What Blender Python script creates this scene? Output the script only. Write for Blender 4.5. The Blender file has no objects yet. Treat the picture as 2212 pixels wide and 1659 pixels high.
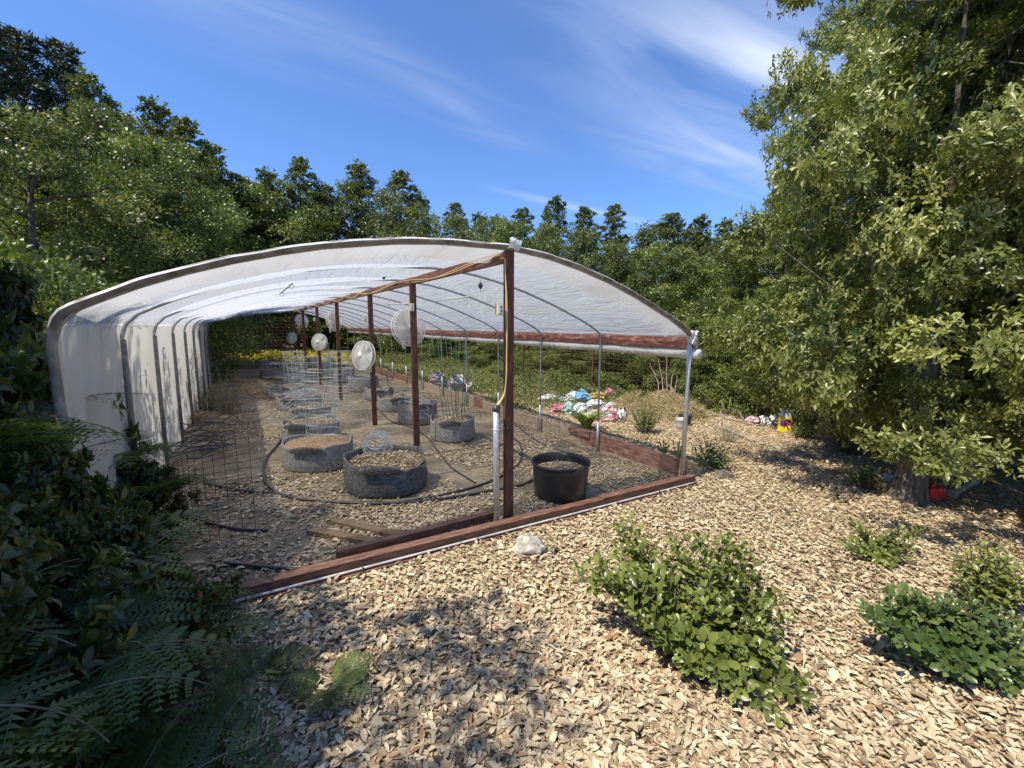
import bpy, math, random
import numpy as np
from mathutils import Matrix, Vector
R = math.radians
rng = np.random.default_rng(11)
random.seed(5)
scene = bpy.context.scene
col = scene.collection

# ------------------------------------------------------------------ camera, sky, sun
FOC = 908.1; PT = R(7.375); RO = R(0.19); YW = R(32.56); EYE = np.array([0, 0, 1.7])
AX, AY = -0.0351, 0.0074
fw = np.array([math.sin(YW)*math.cos(PT), math.cos(YW)*math.cos(PT), -math.sin(PT)])
rt = np.array([math.cos(YW), -math.sin(YW), 0.0]); up = np.cross(rt, fw)
rt, up = rt*math.cos(RO)+up*math.sin(RO), -rt*math.sin(RO)+up*math.cos(RO)
cd = bpy.data.cameras.new('camera'); cam = bpy.data.objects.new('camera', cd); col.objects.link(cam)
cd.sensor_width = 36; cd.lens = 36*FOC/2212; cd.clip_start = 0.05; cd.clip_end = 600
cam.matrix_world = Matrix(((rt[0], up[0], -fw[0], 0), (rt[1], up[1], -fw[1], 0), (rt[2], up[2], -fw[2], 1.7), (0, 0, 0, 1)))
scene.camera = cam
SUN_EL = 60.0
SUN = np.array([-0.995*math.cos(R(SUN_EL)), -0.09*math.cos(R(SUN_EL)), math.sin(R(SUN_EL))])
sl = bpy.data.lights.new('sun', 'SUN'); so = bpy.data.objects.new('sun', sl); col.objects.link(so)
sl.energy = 5.0; sl.angle = R(0.53); sl.color = (1.0, 0.93, 0.80)
so.rotation_euler = Vector(SUN).to_track_quat('Z', 'Y').to_euler()
so.location = (-10, 0, 20)
scene.view_settings.view_transform = 'Standard'; scene.view_settings.look = 'None'
scene.view_settings.gamma = 1; scene.view_settings.use_curve_mapping = False
scene.view_settings.exposure = 0.45
w = bpy.data.worlds.new('World'); scene.world = w; w.use_nodes = True
nt = w.node_tree; nt.nodes.clear()
def N(nt, t, **k):
    n = nt.nodes.new(t)
    for a, b in k.items():
        if a in n.inputs and not hasattr(n, a): n.inputs[a].default_value = b
        else: setattr(n, a, b)
    return n
out = N(nt, 'ShaderNodeOutputWorld'); bg = N(nt, 'ShaderNodeBackground'); bg.inputs[1].default_value = 0.106
sky = N(nt, 'ShaderNodeTexSky'); sky.sky_type = 'NISHITA'; sky.sun_disc = False
sky.sun_elevation = R(SUN_EL); sky.sun_rotation = R(-95); sky.air_density = 1.0; sky.dust_density = 0.35; sky.ozone_density = 3.0
tc = N(nt, 'ShaderNodeTexCoord'); sep = N(nt, 'ShaderNodeSeparateXYZ'); L = nt.links.new
L(tc.outputs['Generated'], sep.inputs[0])
mx = N(nt, 'ShaderNodeMath', operation='MAXIMUM'); L(sep.outputs[2], mx.inputs[0]); mx.inputs[1].default_value = 0.06
d1 = N(nt, 'ShaderNodeMath', operation='DIVIDE'); L(sep.outputs[0], d1.inputs[0]); L(mx.outputs[0], d1.inputs[1])
d2 = N(nt, 'ShaderNodeMath', operation='DIVIDE'); L(sep.outputs[1], d2.inputs[0]); L(mx.outputs[0], d2.inputs[1])
cmb = N(nt, 'ShaderNodeCombineXYZ'); L(d1.outputs[0], cmb.inputs[0]); L(d2.outputs[0], cmb.inputs[1])
mp = N(nt, 'ShaderNodeMapping'); L(cmb.outputs[0], mp.inputs[0]); mp.inputs['Rotation'].default_value = (0, 0, R(-9)); mp.inputs['Scale'].default_value = (0.55, 2.3, 1)
n1 = N(nt, 'ShaderNodeTexNoise'); L(mp.outputs[0], n1.inputs['Vector']); n1.inputs['Scale'].default_value = 1.5; n1.inputs['Detail'].default_value = 6; n1.inputs['Roughness'].default_value = 0.5; n1.inputs['Distortion'].default_value = 0.9
cr = N(nt, 'ShaderNodeMapRange'); L(n1.outputs[0], cr.inputs[0]); cr.inputs[1].default_value = 0.22; cr.inputs[2].default_value = 0.82; cr.interpolation_type = 'SMOOTHSTEP'
msum = None
for cx, cy, rz_, sx_, sy_, am in ((1.75, .93, -6, 1.35, .45, 1.05), (.75, 1.82, 17, 1.2, .3, .55), (2.6, 2.78, 1, 1.5, .16, 1.0), (2.3, 1.45, 10, 1.9, .7, .75), (-.2, 1.6, 30, 1.3, .5, .28), (0, 4.6, 0, 5, 1.8, .35)):
    mm = N(nt, 'ShaderNodeMapping', vector_type='TEXTURE'); L(cmb.outputs[0], mm.inputs[0]); mm.inputs['Location'].default_value = (cx, cy, 0); mm.inputs['Rotation'].default_value = (0, 0, R(rz_)); mm.inputs['Scale'].default_value = (sx_, sy_, 1)
    gr = N(nt, 'ShaderNodeTexGradient', gradient_type='QUADRATIC_SPHERE'); L(mm.outputs[0], gr.inputs[0])
    mu = N(nt, 'ShaderNodeMath', operation='MULTIPLY'); L(gr.outputs[1], mu.inputs[0]); mu.inputs[1].default_value = am
    if msum is None: msum = mu
    else:
        ad = N(nt, 'ShaderNodeMath', operation='ADD'); L(msum.outputs[0], ad.inputs[0]); L(mu.outputs[0], ad.inputs[1]); msum = ad
ml2 = N(nt, 'ShaderNodeMath', operation='MULTIPLY'); L(cr.outputs[0], ml2.inputs[0]); L(msum.outputs[0], ml2.inputs[1]); ml2.use_clamp = True
tint = N(nt, 'ShaderNodeMix', data_type='RGBA', blend_type='MULTIPLY'); tint.inputs[0].default_value = 1
L(sky.outputs[0], tint.inputs[6]); tint.inputs[7].default_value = (0.86, 1.12, 1.52, 1)
mixc = N(nt, 'ShaderNodeMix', data_type='RGBA'); L(ml2.outputs[0], mixc.inputs[0]); L(tint.outputs[2], mixc.inputs[6]); mixc.inputs[7].default_value = (6.3, 7.0, 8.4, 1)
L(mixc.outputs[2], bg.inputs[0]); L(bg.outputs[0], out.inputs[0])

# ------------------------------------------------------------------ placing helpers
def gz(x, y):
    return AX*np.clip(x, -12, 16)+AY*np.clip(y, -5, 30)
def ray(a, b): return fw+rt*(a-1106)/FOC+up*(829.5-b)/FOC
def at(a, b):
    d = ray(a, b); t = -1.7/(d[2]-AX*d[0]-AY*d[1]); q = EYE+d*t
    return np.array([q[0], q[1], gz(q[0], q[1])])
def on_y(a, b, Y):
    d = ray(a, b); return EYE+d*(Y/d[1])
def at_dist(a, b, D):
    d = ray(a, b); return EYE+d*(D/math.hypot(d[0], d[1]))
def depth(q): return float((np.asarray(q)-EYE)@fw)
def nrm(v):
    v = np.asarray(v, float); return v/(np.linalg.norm(v, axis=-1, keepdims=True)+1e-9)

# ------------------------------------------------------------------ materials
MATS = {}
def mat(name, c=(.5, .5, .5), rough=.7, metal=0, **k):
    if name in MATS: return MATS[name]
    m = bpy.data.materials.new(name); m.use_nodes = True; nt = m.node_tree
    b = nt.nodes['Principled BSDF']; b.inputs['Base Color'].default_value = (*c, 1)
    b.inputs['Roughness'].default_value = rough; b.inputs['Metallic'].default_value = metal
    b.inputs['Specular IOR Level'].default_value = k.get('spec', .4)
    if 'c2' in k:
        co = N(nt, 'ShaderNodeTexCoord'); mp = N(nt, 'ShaderNodeMapping'); nt.links.new(co.outputs['Object'], mp.inputs[0])
        mp.inputs['Scale'].default_value = k.get('stretch', (1, 1, 1))
        no = N(nt, 'ShaderNodeTexNoise'); nt.links.new(mp.outputs[0], no.inputs['Vector'])
        no.inputs['Scale'].default_value = k.get('sc', 10); no.inputs['Detail'].default_value = k.get('det', 5); no.inputs['Roughness'].default_value = .62
        rp = N(nt, 'ShaderNodeValToRGB'); nt.links.new(no.outputs[0], rp.inputs[0])
        e = rp.color_ramp.elements; e[0].position = k.get('lo', .35); e[0].color = (*c, 1); e[1].position = k.get('hi', .65); e[1].color = (*k['c2'], 1)
        if 'c3' in k:
            x = e.new(k.get('mid', .5)); x.color = (*k['c3'], 1)
        nt.links.new(rp.outputs[0], b.inputs['Base Color'])
        if k.get('bump'):
            bp = N(nt, 'ShaderNodeBump'); bp.inputs['Strength'].default_value = k['bump']; bp.inputs['Distance'].default_value = k.get('bd', .01)
            nt.links.new(no.outputs[0], bp.inputs['Height']); nt.links.new(bp.outputs[0], b.inputs['Normal'])
    MATS[name] = m; return m
def leafmat(name, cols, trans=.3, rough=.4, spec=.5):
    """leaf colour from the per-leaf 'tint' attribute"""
    m = bpy.data.materials.new(name); m.use_nodes = True; nt = m.node_tree; b = nt.nodes['Principled BSDF']; o = nt.nodes['Material Output']
    at_ = N(nt, 'ShaderNodeAttribute', attribute_name='tint'); rp = N(nt, 'ShaderNodeValToRGB'); nt.links.new(at_.outputs['Fac'], rp.inputs[0])
    e = rp.color_ramp.elements; n = len(cols)
    e[0].color = (*cols[0], 1); e[1].color = (*cols[-1], 1)
    for i in range(1, n-1):
        x = e.new(i/(n-1)); x.color = (*cols[i], 1)
    nt.links.new(rp.outputs[0], b.inputs['Base Color']); b.inputs['Roughness'].default_value = rough; b.inputs['Specular IOR Level'].default_value = spec
    if trans > 0:
        tr = N(nt, 'ShaderNodeBsdfTranslucent'); g = N(nt, 'ShaderNodeMix', data_type='RGBA', blend_type='MULTIPLY'); g.inputs[0].default_value = 1
        nt.links.new(rp.outputs[0], g.inputs[6]); g.inputs[7].default_value = (1.25, 1.35, .6, 1); nt.links.new(g.outputs[2], tr.inputs[0])
        mx = N(nt, 'ShaderNodeMixShader'); mx.inputs[0].default_value = trans
        nt.links.new(b.outputs[0], mx.inputs[1]); nt.links.new(tr.outputs[0], mx.inputs[2]); nt.links.new(mx.outputs[0], o.inputs[0])
    return m
M_olive = leafmat('foliage_olive', [(.045, .06, .02), (.10, .125, .036), (.18, .205, .055), (.32, .33, .125)], .26, .42)
M_bright = leafmat('foliage_bright', [(.055, .075, .022), (.12, .155, .036), (.205, .245, .052), (.34, .365, .12)], .28, .42)
M_dark = leafmat('foliage_conifer', [(.022, .034, .018), (.042, .058, .028), (.075, .092, .045)], .15, .55)
M_pale = leafmat('foliage_near', [(.075, .09, .025), (.16, .185, .045), (.26, .285, .07), (.42, .43, .16)], .3, .36)
M_bush = leafmat('leaf_glossy', [(.045, .078, .02), (.075, .115, .03), (.115, .165, .042), (.19, .235, .075)], .28, .33, .5)
M_bush2 = leafmat('leaf_bush_main', [(.075, .098, .022), (.13, .16, .034), (.20, .235, .052), (.32, .34, .11)], .28, .33, .5)
M_shade = leafmat('leaf_shrub_shade_tinted', [(.03, .042, .012), (.055, .072, .018), (.09, .11, .026), (.19, .20, .05)], .25, .35, .5)  # left foreground shade is put into the leaf colour, darker than the other leaves
M_fern = leafmat('fern_green', [(.045, .075, .022), (.085, .13, .035), (.14, .19, .05)], .35, .55)
M_ygrass = leafmat('grass_yellow_green', [(.12, .17, .03), (.24, .30, .05), (.40, .42, .10)], .3, .5)
M_weed = leafmat('undergrowth_green', [(.06, .08, .025), (.12, .145, .045), (.20, .225, .07), (.34, .33, .14)], .3, .6)
M_flower = leafmat('flower_yellow', [(.55, .22, .01), (.75, .45, .02), (.8, .6, .03)], .2, .6)
M_grey_gr = leafmat('plant_grey_green', [(.10, .14, .09), (.17, .22, .14), (.26, .31, .2)], .25, .6)
M_straw = leafmat('straw', [(.20, .15, .08), (.38, .30, .16), (.50, .42, .24)], .12, .8, .2)
M_litter = leafmat('dry_leaves', [(.085, .058, .037), (.23, .163, .10), (.395, .305, .187), (.53, .43, .28), (.67, .57, .395), (.33, .195, .11)], .10, .5, .35)
M_bark = mat('bark', (.045, .036, .028), .9, c2=(.19, .16, .13), sc=9, stretch=(3, 3, .6), bump=.8, bd=.03)
M_twig = mat('twig', (.10, .08, .05), .9, c2=(.2, .17, .12), sc=20)
M_wood = mat('stained_redwood', (.05, .022, .014), .65, c2=(.165, .072, .044), c3=(.10, .042, .026), sc=7, stretch=(7, 7, 1.2), bump=.25, bd=.004)
M_woodh = mat('stained_board', (.13, .065, .045), .7, c2=(.40, .24, .175), c3=(.27, .14, .098), sc=5, stretch=(8, 1.2, 9), bump=.25, bd=.004)
M_woodx = mat('stained_sill', (.075, .036, .024), .65, c2=(.23, .12, .08), c3=(.145, .07, .046), sc=5, stretch=(1.2, 8, 9), bump=.25, bd=.004)
M_eave = mat('peeling_eave_board', (.10, .035, .026), .75, c2=(.42, .28, .23), c3=(.20, .08, .06), lo=.38, hi=.72, mid=.56, sc=5, stretch=(4, 1.3, 5), bump=.3, bd=.004)
M_grey = mat('weathered_board', (.25, .18, .12), .85, c2=(.52, .42, .31), sc=6, stretch=(8, 1, 10), bump=.4, bd=.005)
M_lumber = mat('raw_lumber', (.11, .075, .04), .8, c2=(.27, .19, .11), sc=6, stretch=(1.5, 9, 9), bump=.3, bd=.004)
M_galv = mat('galvanised_steel', (.42, .45, .47), .45, .55, c2=(.62, .65, .67), sc=30)
M_rib = mat('dull_steel', (.25, .27, .28), .5, .5, c2=(.40, .43, .45), sc=25)
M_wire = mat('galvanised_wire', (.46, .49, .49), .5, .4)
M_rust = mat('rusty_wire', (.09, .05, .036), .8, .3, c2=(.18, .10, .07), sc=40)
M_felt = mat('grey_felt', (.14, .14, .135), .97, spec=.1, c2=(.42, .41, .385), c3=(.27, .265, .25), sc=34, det=8, lo=.3, hi=.72, bump=.8, bd=.012)
M_feltd = mat('dark_felt', (.06, .06, .057), .93, spec=.15, c2=(.20, .195, .18), sc=34, det=8, lo=.3, hi=.72, bump=.8, bd=.012)
M_soil = mat('soil', (.10, .07, .045), .95, c2=(.34, .25, .16), sc=28, det=8, bump=1, bd=.02)
M_chips = mat('orange_chips', (.20, .12, .07), .9, c2=(.50, .34, .20), sc=45, det=6, bump=1, bd=.02)
M_tub = mat('black_plastic', (.022, .024, .024), .38, c2=(.04, .042, .042), sc=8, bump=.1)
M_hose = mat('black_hose', (.03, .03, .032), .4, c2=(.07, .07, .07), sc=12)
M_fan = mat('white_fan_plastic', (.82, .80, .72), .45)
M_box = mat('cream_box', (.60, .56, .36), .5)
M_cable = mat('yellow_cable', (.66, .50, .20), .5)
M_stake = mat('green_stake', (.05, .14, .08), .5, c2=(.10, .20, .12), sc=20)
M_rock = mat('granite', (.20, .18, .15), .95, c2=(.62, .58, .51), c3=(.42, .39, .33), sc=16, det=12, bump=1, bd=.03)
M_white = mat('white_plastic', (.62, .62, .60), .45)
M_red = mat('red_plastic', (.62, .03, .025), .4)
M_stick = mat('dead_wood', (.17, .12, .09), .9, c2=(.42, .34, .28), sc=12, stretch=(3, 3, 3), bump=.6, bd=.01)

def film(name, tr, tl, c=(.86, .87, .9), wr=(5, 1.1, 5), bump=.5, stain=.0):
    m = bpy.data.materials.new(name); m.use_nodes = True; nt = m.node_tree; b = nt.nodes['Principled BSDF']; o = nt.nodes['Material Output']
    b.inputs['Roughness'].default_value = .38; b.inputs['Specular IOR Level'].default_value = .45
    co = N(nt, 'ShaderNodeTexCoord'); mp = N(nt, 'ShaderNodeMapping'); nt.links.new(co.outputs['Object'], mp.inputs[0]); mp.inputs['Scale'].default_value = wr
    no = N(nt, 'ShaderNodeTexNoise'); nt.links.new(mp.outputs[0], no.inputs['Vector']); no.inputs['Scale'].default_value = 2.2; no.inputs['Detail'].default_value = 5; no.inputs['Distortion'].default_value = .8
    bp = N(nt, 'ShaderNodeBump'); bp.inputs['Strength'].default_value = bump; bp.inputs['Distance'].default_value = .04
    nt.links.new(no.outputs[0], bp.inputs['Height']); nt.links.new(bp.outputs[0], b.inputs['Normal'])
    n2 = N(nt, 'ShaderNodeTexNoise'); nt.links.new(co.outputs['Object'], n2.inputs['Vector']); n2.inputs['Scale'].default_value = 1.6; n2.inputs['Detail'].default_value = 6
    rp = N(nt, 'ShaderNodeValToRGB'); nt.links.new(n2.outputs[0], rp.inputs[0]); e = rp.color_ramp.elements
    e[0].position = .3; e[0].color = (*[v*(1-stain)*k for v, k in zip(c, (1, .97, .9))], 1); e[1].position = .62; e[1].color = (*c, 1)
    nt.links.new(rp.outputs[0], b.inputs['Base Color'])
    t = N(nt, 'ShaderNodeBsdfTranslucent'); nt.links.new(rp.outputs[0], t.inputs[0]); nt.links.new(bp.outputs[0], t.inputs['Normal'])
    p = N(nt, 'ShaderNodeBsdfTransparent'); m1 = N(nt, 'ShaderNodeMixShader'); m1.inputs[0].default_value = tl
    nt.links.new(b.outputs[0], m1.inputs[1]); nt.links.new(t.outputs[0], m1.inputs[2])
    m2 = N(nt, 'ShaderNodeMixShader'); m2.inputs[0].default_value = tr; nt.links.new(m1.outputs[0], m2.inputs[1]); nt.links.new(p.outputs[0], m2.inputs[2])
    nt.links.new(m2.outputs[0], o.inputs[0]); return m
M_film = film('greenhouse_film', .42, .60, (.77, .81, .90), bump=.9)
M_filmw = film('greenhouse_wall_film', .03, .40, (.84, .83, .80), (1.6, 6, .8), .6, .10)
M_flap = film('doubled_film', .35, .55, (.80, .79, .76), (3, 3, 3), .7, .2)
M_roll = film('rolled_film', 0, .25, (.80, .80, .78), (5, 5, 5), .7, .1)

# ------------------------------------------------------------------ mesh helpers
def empty(name, loc=(0, 0, 0), label=None, cat=None, group=None):
    o = bpy.data.objects.new(name, None); col.objects.link(o); o.location = [float(v) for v in loc]; o.empty_display_size = .1
    return tag(o, label, cat, group)
def tag(o, label=None, cat=None, group=None, kind=None):
    if label: o['label'] = label
    if cat: o['category'] = cat
    if group: o['group'] = group
    if kind: o['kind'] = kind
    return o
class MB:
    def __init__(s): s.v = []; s.f = []; s.n = 0; s.mi = []
    def add(s, v, f, mi=0):
        v = np.asarray(v, float); s.v.append(v)
        for q in f: s.f.append([i+s.n for i in q]); s.mi.append(mi)
        s.n += len(v); return s
    def box(s, c, size, X=(1, 0, 0), Z=(0, 0, 1), mi=0, bev=0):
        X = nrm(X); Z = nrm(Z); Y = np.cross(Z, X); Y = nrm(Y); Z = np.cross(X, Y)
        h = np.array(size)/2; V = []
        for a in (-1, 1):
            for b in (-1, 1):
                for d in (-1, 1): V.append(np.array(c)+X*a*h[0]+Y*b*h[1]+Z*d*h[2])
        return s.add(V, [(0, 1, 3, 2), (4, 6, 7, 5), (0, 4, 5, 1), (2, 3, 7, 6), (0, 2, 6, 4), (1, 5, 7, 3)], mi)
    def tube(s, pts, r, n=8, mi=0, cap=True, closed=False):
        P = np.asarray(pts, float); m = len(P); rr = np.broadcast_to(r, (m,)) if np.ndim(r) else np.full(m, r)
        T = np.gradient(P, axis=0) if not closed else np.roll(P, -1, 0)-np.roll(P, 1, 0)
        T = nrm(T); ref = np.array([0, 0, 1.0]) if abs(T[0][2]) < .9 else np.array([1.0, 0, 0]); V = []
        u = nrm(np.cross(T[0], ref))
        for i in range(m):
            u = nrm(u-T[i]*(u@T[i])); w_ = np.cross(T[i], u)
            for j in range(n):
                a = 2*math.pi*j/n; V.append(P[i]+(u*math.cos(a)+w_*math.sin(a))*rr[i])
        F = []
        for i in range(m if closed else m-1):
            for j in range(n):
                k = (i+1) % m
                F.append((i*n+j, i*n+(j+1) % n, k*n+(j+1) % n, k*n+j))
        if cap and not closed and n > 2: F.append(tuple(range(n))[::-1]); F.append(tuple((m-1)*n+j for j in range(n)))
        return s.add(V, F, mi)
    def lathe(s, prof, c=(0, 0, 0), n=32, mi=0, wob=None):
        V = []; F = []; m = len(prof)
        for i, (r, z) in enumerate(prof):
            for j in range(n):
                a = 2*math.pi*j/n; k = wob(a, i, r, z) if wob else (1, 0)
                V.append((c[0]+r*k[0]*math.cos(a), c[1]+r*k[0]*math.sin(a), c[2]+z+k[1]))
        for i in range(m-1):
            for j in range(n): F.append((i*n+j, i*n+(j+1) % n, (i+1)*n+(j+1) % n, (i+1)*n+j))
        return s.add(V, F, mi)
    def disc(s, r, z, c=(0, 0, 0), n=32, rings=6, fz=None, mi=0):
        V = [(c[0], c[1], c[2]+z+(fz(0, 0) if fz else 0))]; F = []
        for i in range(1, rings+1):
            for j in range(n):
                a = 2*math.pi*j/n; q = r*i/rings; x, y = q*math.cos(a), q*math.sin(a)
                V.append((c[0]+x, c[1]+y, c[2]+z+(fz(x, y) if fz else 0)))
        for j in range(n): F.append((0, 1+j, 1+(j+1) % n))
        for i in range(rings-1):
            for j in range(n): F.append((1+i*n+j, 1+(i+1)*n+j, 1+(i+1)*n+(j+1) % n, 1+i*n+(j+1) % n))
        return s.add(V, F, mi)
    def grid(s, fn, nu, nv, mi=0):
        V = [fn(i/nu, j/nv) for i in range(nu+1) for j in range(nv+1)]
        F = [(i*(nv+1)+j, (i+1)*(nv+1)+j, (i+1)*(nv+1)+j+1, i*(nv+1)+j+1) for i in range(nu) for j in range(nv)]
        return s.add(V, F, mi)
    def build(s, name, m, parent=None, smooth=False, loc=None, bevel=0):
        me = bpy.data.meshes.new(name)
        V = np.concatenate(s.v)
        if loc is not None: V = V-np.asarray(loc)
        me.from_pydata([tuple(map(float, q)) for q in V], [], s.f)
        for q in (m if isinstance(m, (list, tuple)) else [m]): me.materials.append(q)
        if len(me.materials) > 1: me.polygons.foreach_set('material_index', s.mi)
        if smooth: me.polygons.foreach_set('use_smooth', [True]*len(me.polygons))
        me.update()
        o = bpy.data.objects.new(name, me); col.objects.link(o)
        if loc is not None: o.location = [float(v) for v in loc]
        if parent is not None: o.parent = parent
        if bevel:
            b = o.modifiers.new('bevel', 'BEVEL'); b.width = bevel; b.segments = 2; b.limit_method = 'ANGLE'
        return o
def child(mb, name, m, parent, **k):
    """build in world coordinates under an Empty placed somewhere"""
    L_ = np.array(parent.location)
    o = mb.build(name, m, parent, loc=None, **k); o.data.transform(Matrix.Translation(-Vector(L_))); return o

# leaf templates (x along, y across, z normal)
T8 = (np.array([(0, 0, 0), (.33, .5, .10), (.7, .40, .08), (1, 0, -.12), (.7, -.40, .08), (.33, -.5, .10), (.33, 0, 0), (.7, 0, -.03)]),
      [(0, 6, 1), (1, 6, 7, 2), (2, 7, 3), (0, 5, 6), (5, 4, 7, 6), (4, 3, 7)])
T6 = (np.array([(0, 0, 0), (.4, .5, .10), (1, 0, -.05), (.4, -.5, .10), (.45, 0, 0)]), [(0, 4, 1), (1, 4, 2), (0, 3, 4), (3, 2, 4)])
T6O = (np.array([(0, 0, 0), (.62, .5, .08), (1, 0, -.08), (.62, -.5, .08), (.55, 0, 0)]), T6[1])
TO = (np.array([(0, 0, 0), (.42, .40, .07), (.78, .46, .07), (1, 0, -.10), (.78, -.46, .07), (.42, -.40, .07), (.42, 0, 0), (.78, 0, -.03)]), T8[1])
T4 = (np.array([(0, 0, 0), (.45, .5, .06), (1, 0, 0), (.45, -.5, .06)]), [(0, 3, 2, 1)])
T3 = (np.array([(0, .5, 0), (0, -.5, 0), (1, 0, 0)]), [(0, 1, 2)])
def leaf_mesh(name, pos, dr, nm, Ln, Wd, tint, m, T=T6, parent=None, loc=(0, 0, 0), link=True):
    tv, tf = T; n = len(pos); dr = nrm(dr); sd = nrm(np.cross(nm, dr)); nn = np.cross(dr, sd)
    Ln = np.broadcast_to(Ln, (n,)); Wd = np.broadcast_to(Wd, (n,))
    V = (pos[:, None]+tv[None, :, 0:1]*(Ln[:, None, None]*dr[:, None])+tv[None, :, 1:2]*(Wd[:, None, None]*sd[:, None])
         + tv[None, :, 2:3]*(Ln[:, None, None]*nn[:, None])).reshape(-1, 3)-np.asarray(loc)
    k = len(tv); sizes = np.tile([len(f) for f in tf], n); flat = np.concatenate([list(f) for f in tf])
    loops = (flat[None]+(np.arange(n)*k)[:, None]).ravel().astype(np.int32)
    me = bpy.data.meshes.new(name); me.vertices.add(len(V)); me.vertices.foreach_set('co', V.astype(np.float32).ravel())
    me.loops.add(len(loops)); me.loops.foreach_set('vertex_index', loops)
    me.polygons.add(len(sizes)); st = np.concatenate([[0], np.cumsum(sizes)[:-1]]).astype(np.int32)
    me.polygons.foreach_set('loop_start', st)
    try: me.polygons.foreach_set('loop_total', sizes.astype(np.int32))
    except Exception: pass
    a = me.attributes.new('tint', 'FLOAT', 'POINT'); a.data.foreach_set('value', np.repeat(np.clip(tint, 0, 1), k).astype(np.float32))
    me.materials.append(m); me.update(); me.validate()
    o = bpy.data.objects.new(name, me)
    if link: col.objects.link(o)
    o.location = loc if parent is None else (0, 0, 0)
    if parent is not None: o.parent = parent
    return o
def rv(n, g=rng): return nrm(g.normal(size=(n, 3)))

# ------------------------------------------------------------------ GROUND
def litter_ground():
    m = bpy.data.materials.new('leaf_covered_ground'); m.use_nodes = True; nt = m.node_tree; b = nt.nodes['Principled BSDF']; b.inputs['Roughness'].default_value = .85; b.inputs['Specular IOR Level'].default_value = .2
    co = N(nt, 'ShaderNodeTexCoord')
    v = N(nt, 'ShaderNodeTexVoronoi'); v.inputs['Scale'].default_value = 26; v.inputs['Randomness'].default_value = 1
    no = N(nt, 'ShaderNodeTexNoise'); nt.links.new(co.outputs['Object'], no.inputs['Vector']); no.inputs['Scale'].default_value = 6; no.inputs['Detail'].default_value = 4
    mixv = N(nt, 'ShaderNodeMix', data_type='VECTOR'); mixv.inputs[0].default_value = .06; nt.links.new(co.outputs['Object'], mixv.inputs[4]); nt.links.new(no.outputs['Color'], mixv.inputs[5])
    nt.links.new(mixv.outputs[1], v.inputs['Vector'])
    sp = N(nt, 'ShaderNodeSeparateColor'); nt.links.new(v.outputs['Color'], sp.inputs[0])
    rp = N(nt, 'ShaderNodeValToRGB'); nt.links.new(sp.outputs[0], rp.inputs[0]); e = rp.color_ramp.elements
    e[0].color = (.11, .07, .045, 1); e[1].color = (.56, .45, .29, 1)
    for p_, c_ in ((.25, (.27, .18, .11, 1)), (.5, (.42, .31, .19, 1)), (.75, (.49, .38, .235, 1))):
        x = e.new(p_); x.color = c_
    nl = N(nt, 'ShaderNodeTexNoise'); nt.links.new(co.outputs['Object'], nl.inputs['Vector']); nl.inputs['Scale'].default_value = .9; nl.inputs['Detail'].default_value = 5
    mr = N(nt, 'ShaderNodeMapRange'); nt.links.new(nl.outputs[0], mr.inputs[0]); mr.inputs[1].default_value = .56; mr.inputs[2].default_value = .70; mr.inputs[4].default_value = .6
    mc = N(nt, 'ShaderNodeMix', data_type='RGBA'); nt.links.new(mr.outputs[0], mc.inputs[0]); nt.links.new(rp.outputs[0], mc.inputs[6]); mc.inputs[7].default_value = (.24, .16, .09, 1)
    nt.links.new(mc.outputs[2], b.inputs['Base Color'])
    bp = N(nt, 'ShaderNodeBump'); bp.inputs['Strength'].default_value = .9; bp.inputs['Distance'].default_value = .015
    nt.links.new(v.outputs['Distance'], bp.inputs['Height']); nt.links.new(bp.outputs[0], b.inputs['Normal']); return m
def cloth_mat():
    m = bpy.data.materials.new('dirty_ground_cloth'); m.use_nodes = True; nt = m.node_tree; b = nt.nodes['Principled BSDF']; b.inputs['Roughness'].default_value = .8; b.inputs['Specular IOR Level'].default_value = .25
    co = N(nt, 'ShaderNodeTexCoord'); no = N(nt, 'ShaderNodeTexNoise'); nt.links.new(co.outputs['Object'], no.inputs['Vector']); no.inputs['Scale'].default_value = 1.7; no.inputs['Detail'].default_value = 9; no.inputs['Roughness'].default_value = .65
    rp = N(nt, 'ShaderNodeValToRGB'); nt.links.new(no.outputs[0], rp.inputs[0]); e = rp.color_ramp.elements
    e[0].position = .34; e[0].color = (.085, .075, .06, 1); e[1].position = .64; e[1].color = (.34, .28, .18, 1); x = e.new(.48); x.color = (.19, .155, .105, 1)
    n2 = N(nt, 'ShaderNodeTexNoise'); nt.links.new(co.outputs['Object'], n2.inputs['Vector']); n2.inputs['Scale'].default_value = 60; n2.inputs['Detail'].default_value = 4
    mr = N(nt, 'ShaderNodeMapRange'); nt.links.new(n2.outputs[0], mr.inputs[0]); mr.inputs[1].default_value = .3; mr.inputs[2].default_value = .7; mr.inputs[3].default_value = .7; mr.inputs[4].default_value = 1.2
    mc = N(nt, 'ShaderNodeMix', data_type='RGBA', blend_type='MULTIPLY'); mc.inputs[0].default_value = 1; nt.links.new(rp.outputs[0], mc.inputs[6]); nt.links.new(mr.outputs[0], mc.inputs[7])
    nt.links.new(mc.outputs[2], b.inputs['Base Color'])
    bp = N(nt, 'ShaderNodeBump'); bp.inputs['Strength'].default_value = .5; bp.inputs['Distance'].default_value = .02; nt.links.new(no.outputs[0], bp.inputs['Height']); nt.links.new(bp.outputs[0], b.inputs['Normal']); return m
M_ground = litter_ground(); M_cloth = cloth_mat()
xs = np.concatenate([[-250, -80, -30, -12], np.arange(-11, 16, 1.0), [16, 20, 30, 80, 250]]); ys = np.concatenate([[-250, -60, -20, -5], np.arange(-4, 30, 1.0), [30, 40, 80, 250]])
gm = MB(); V = [(x, y, gz(x, y)) for x in xs for y in ys]; ny = len(ys)
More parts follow.
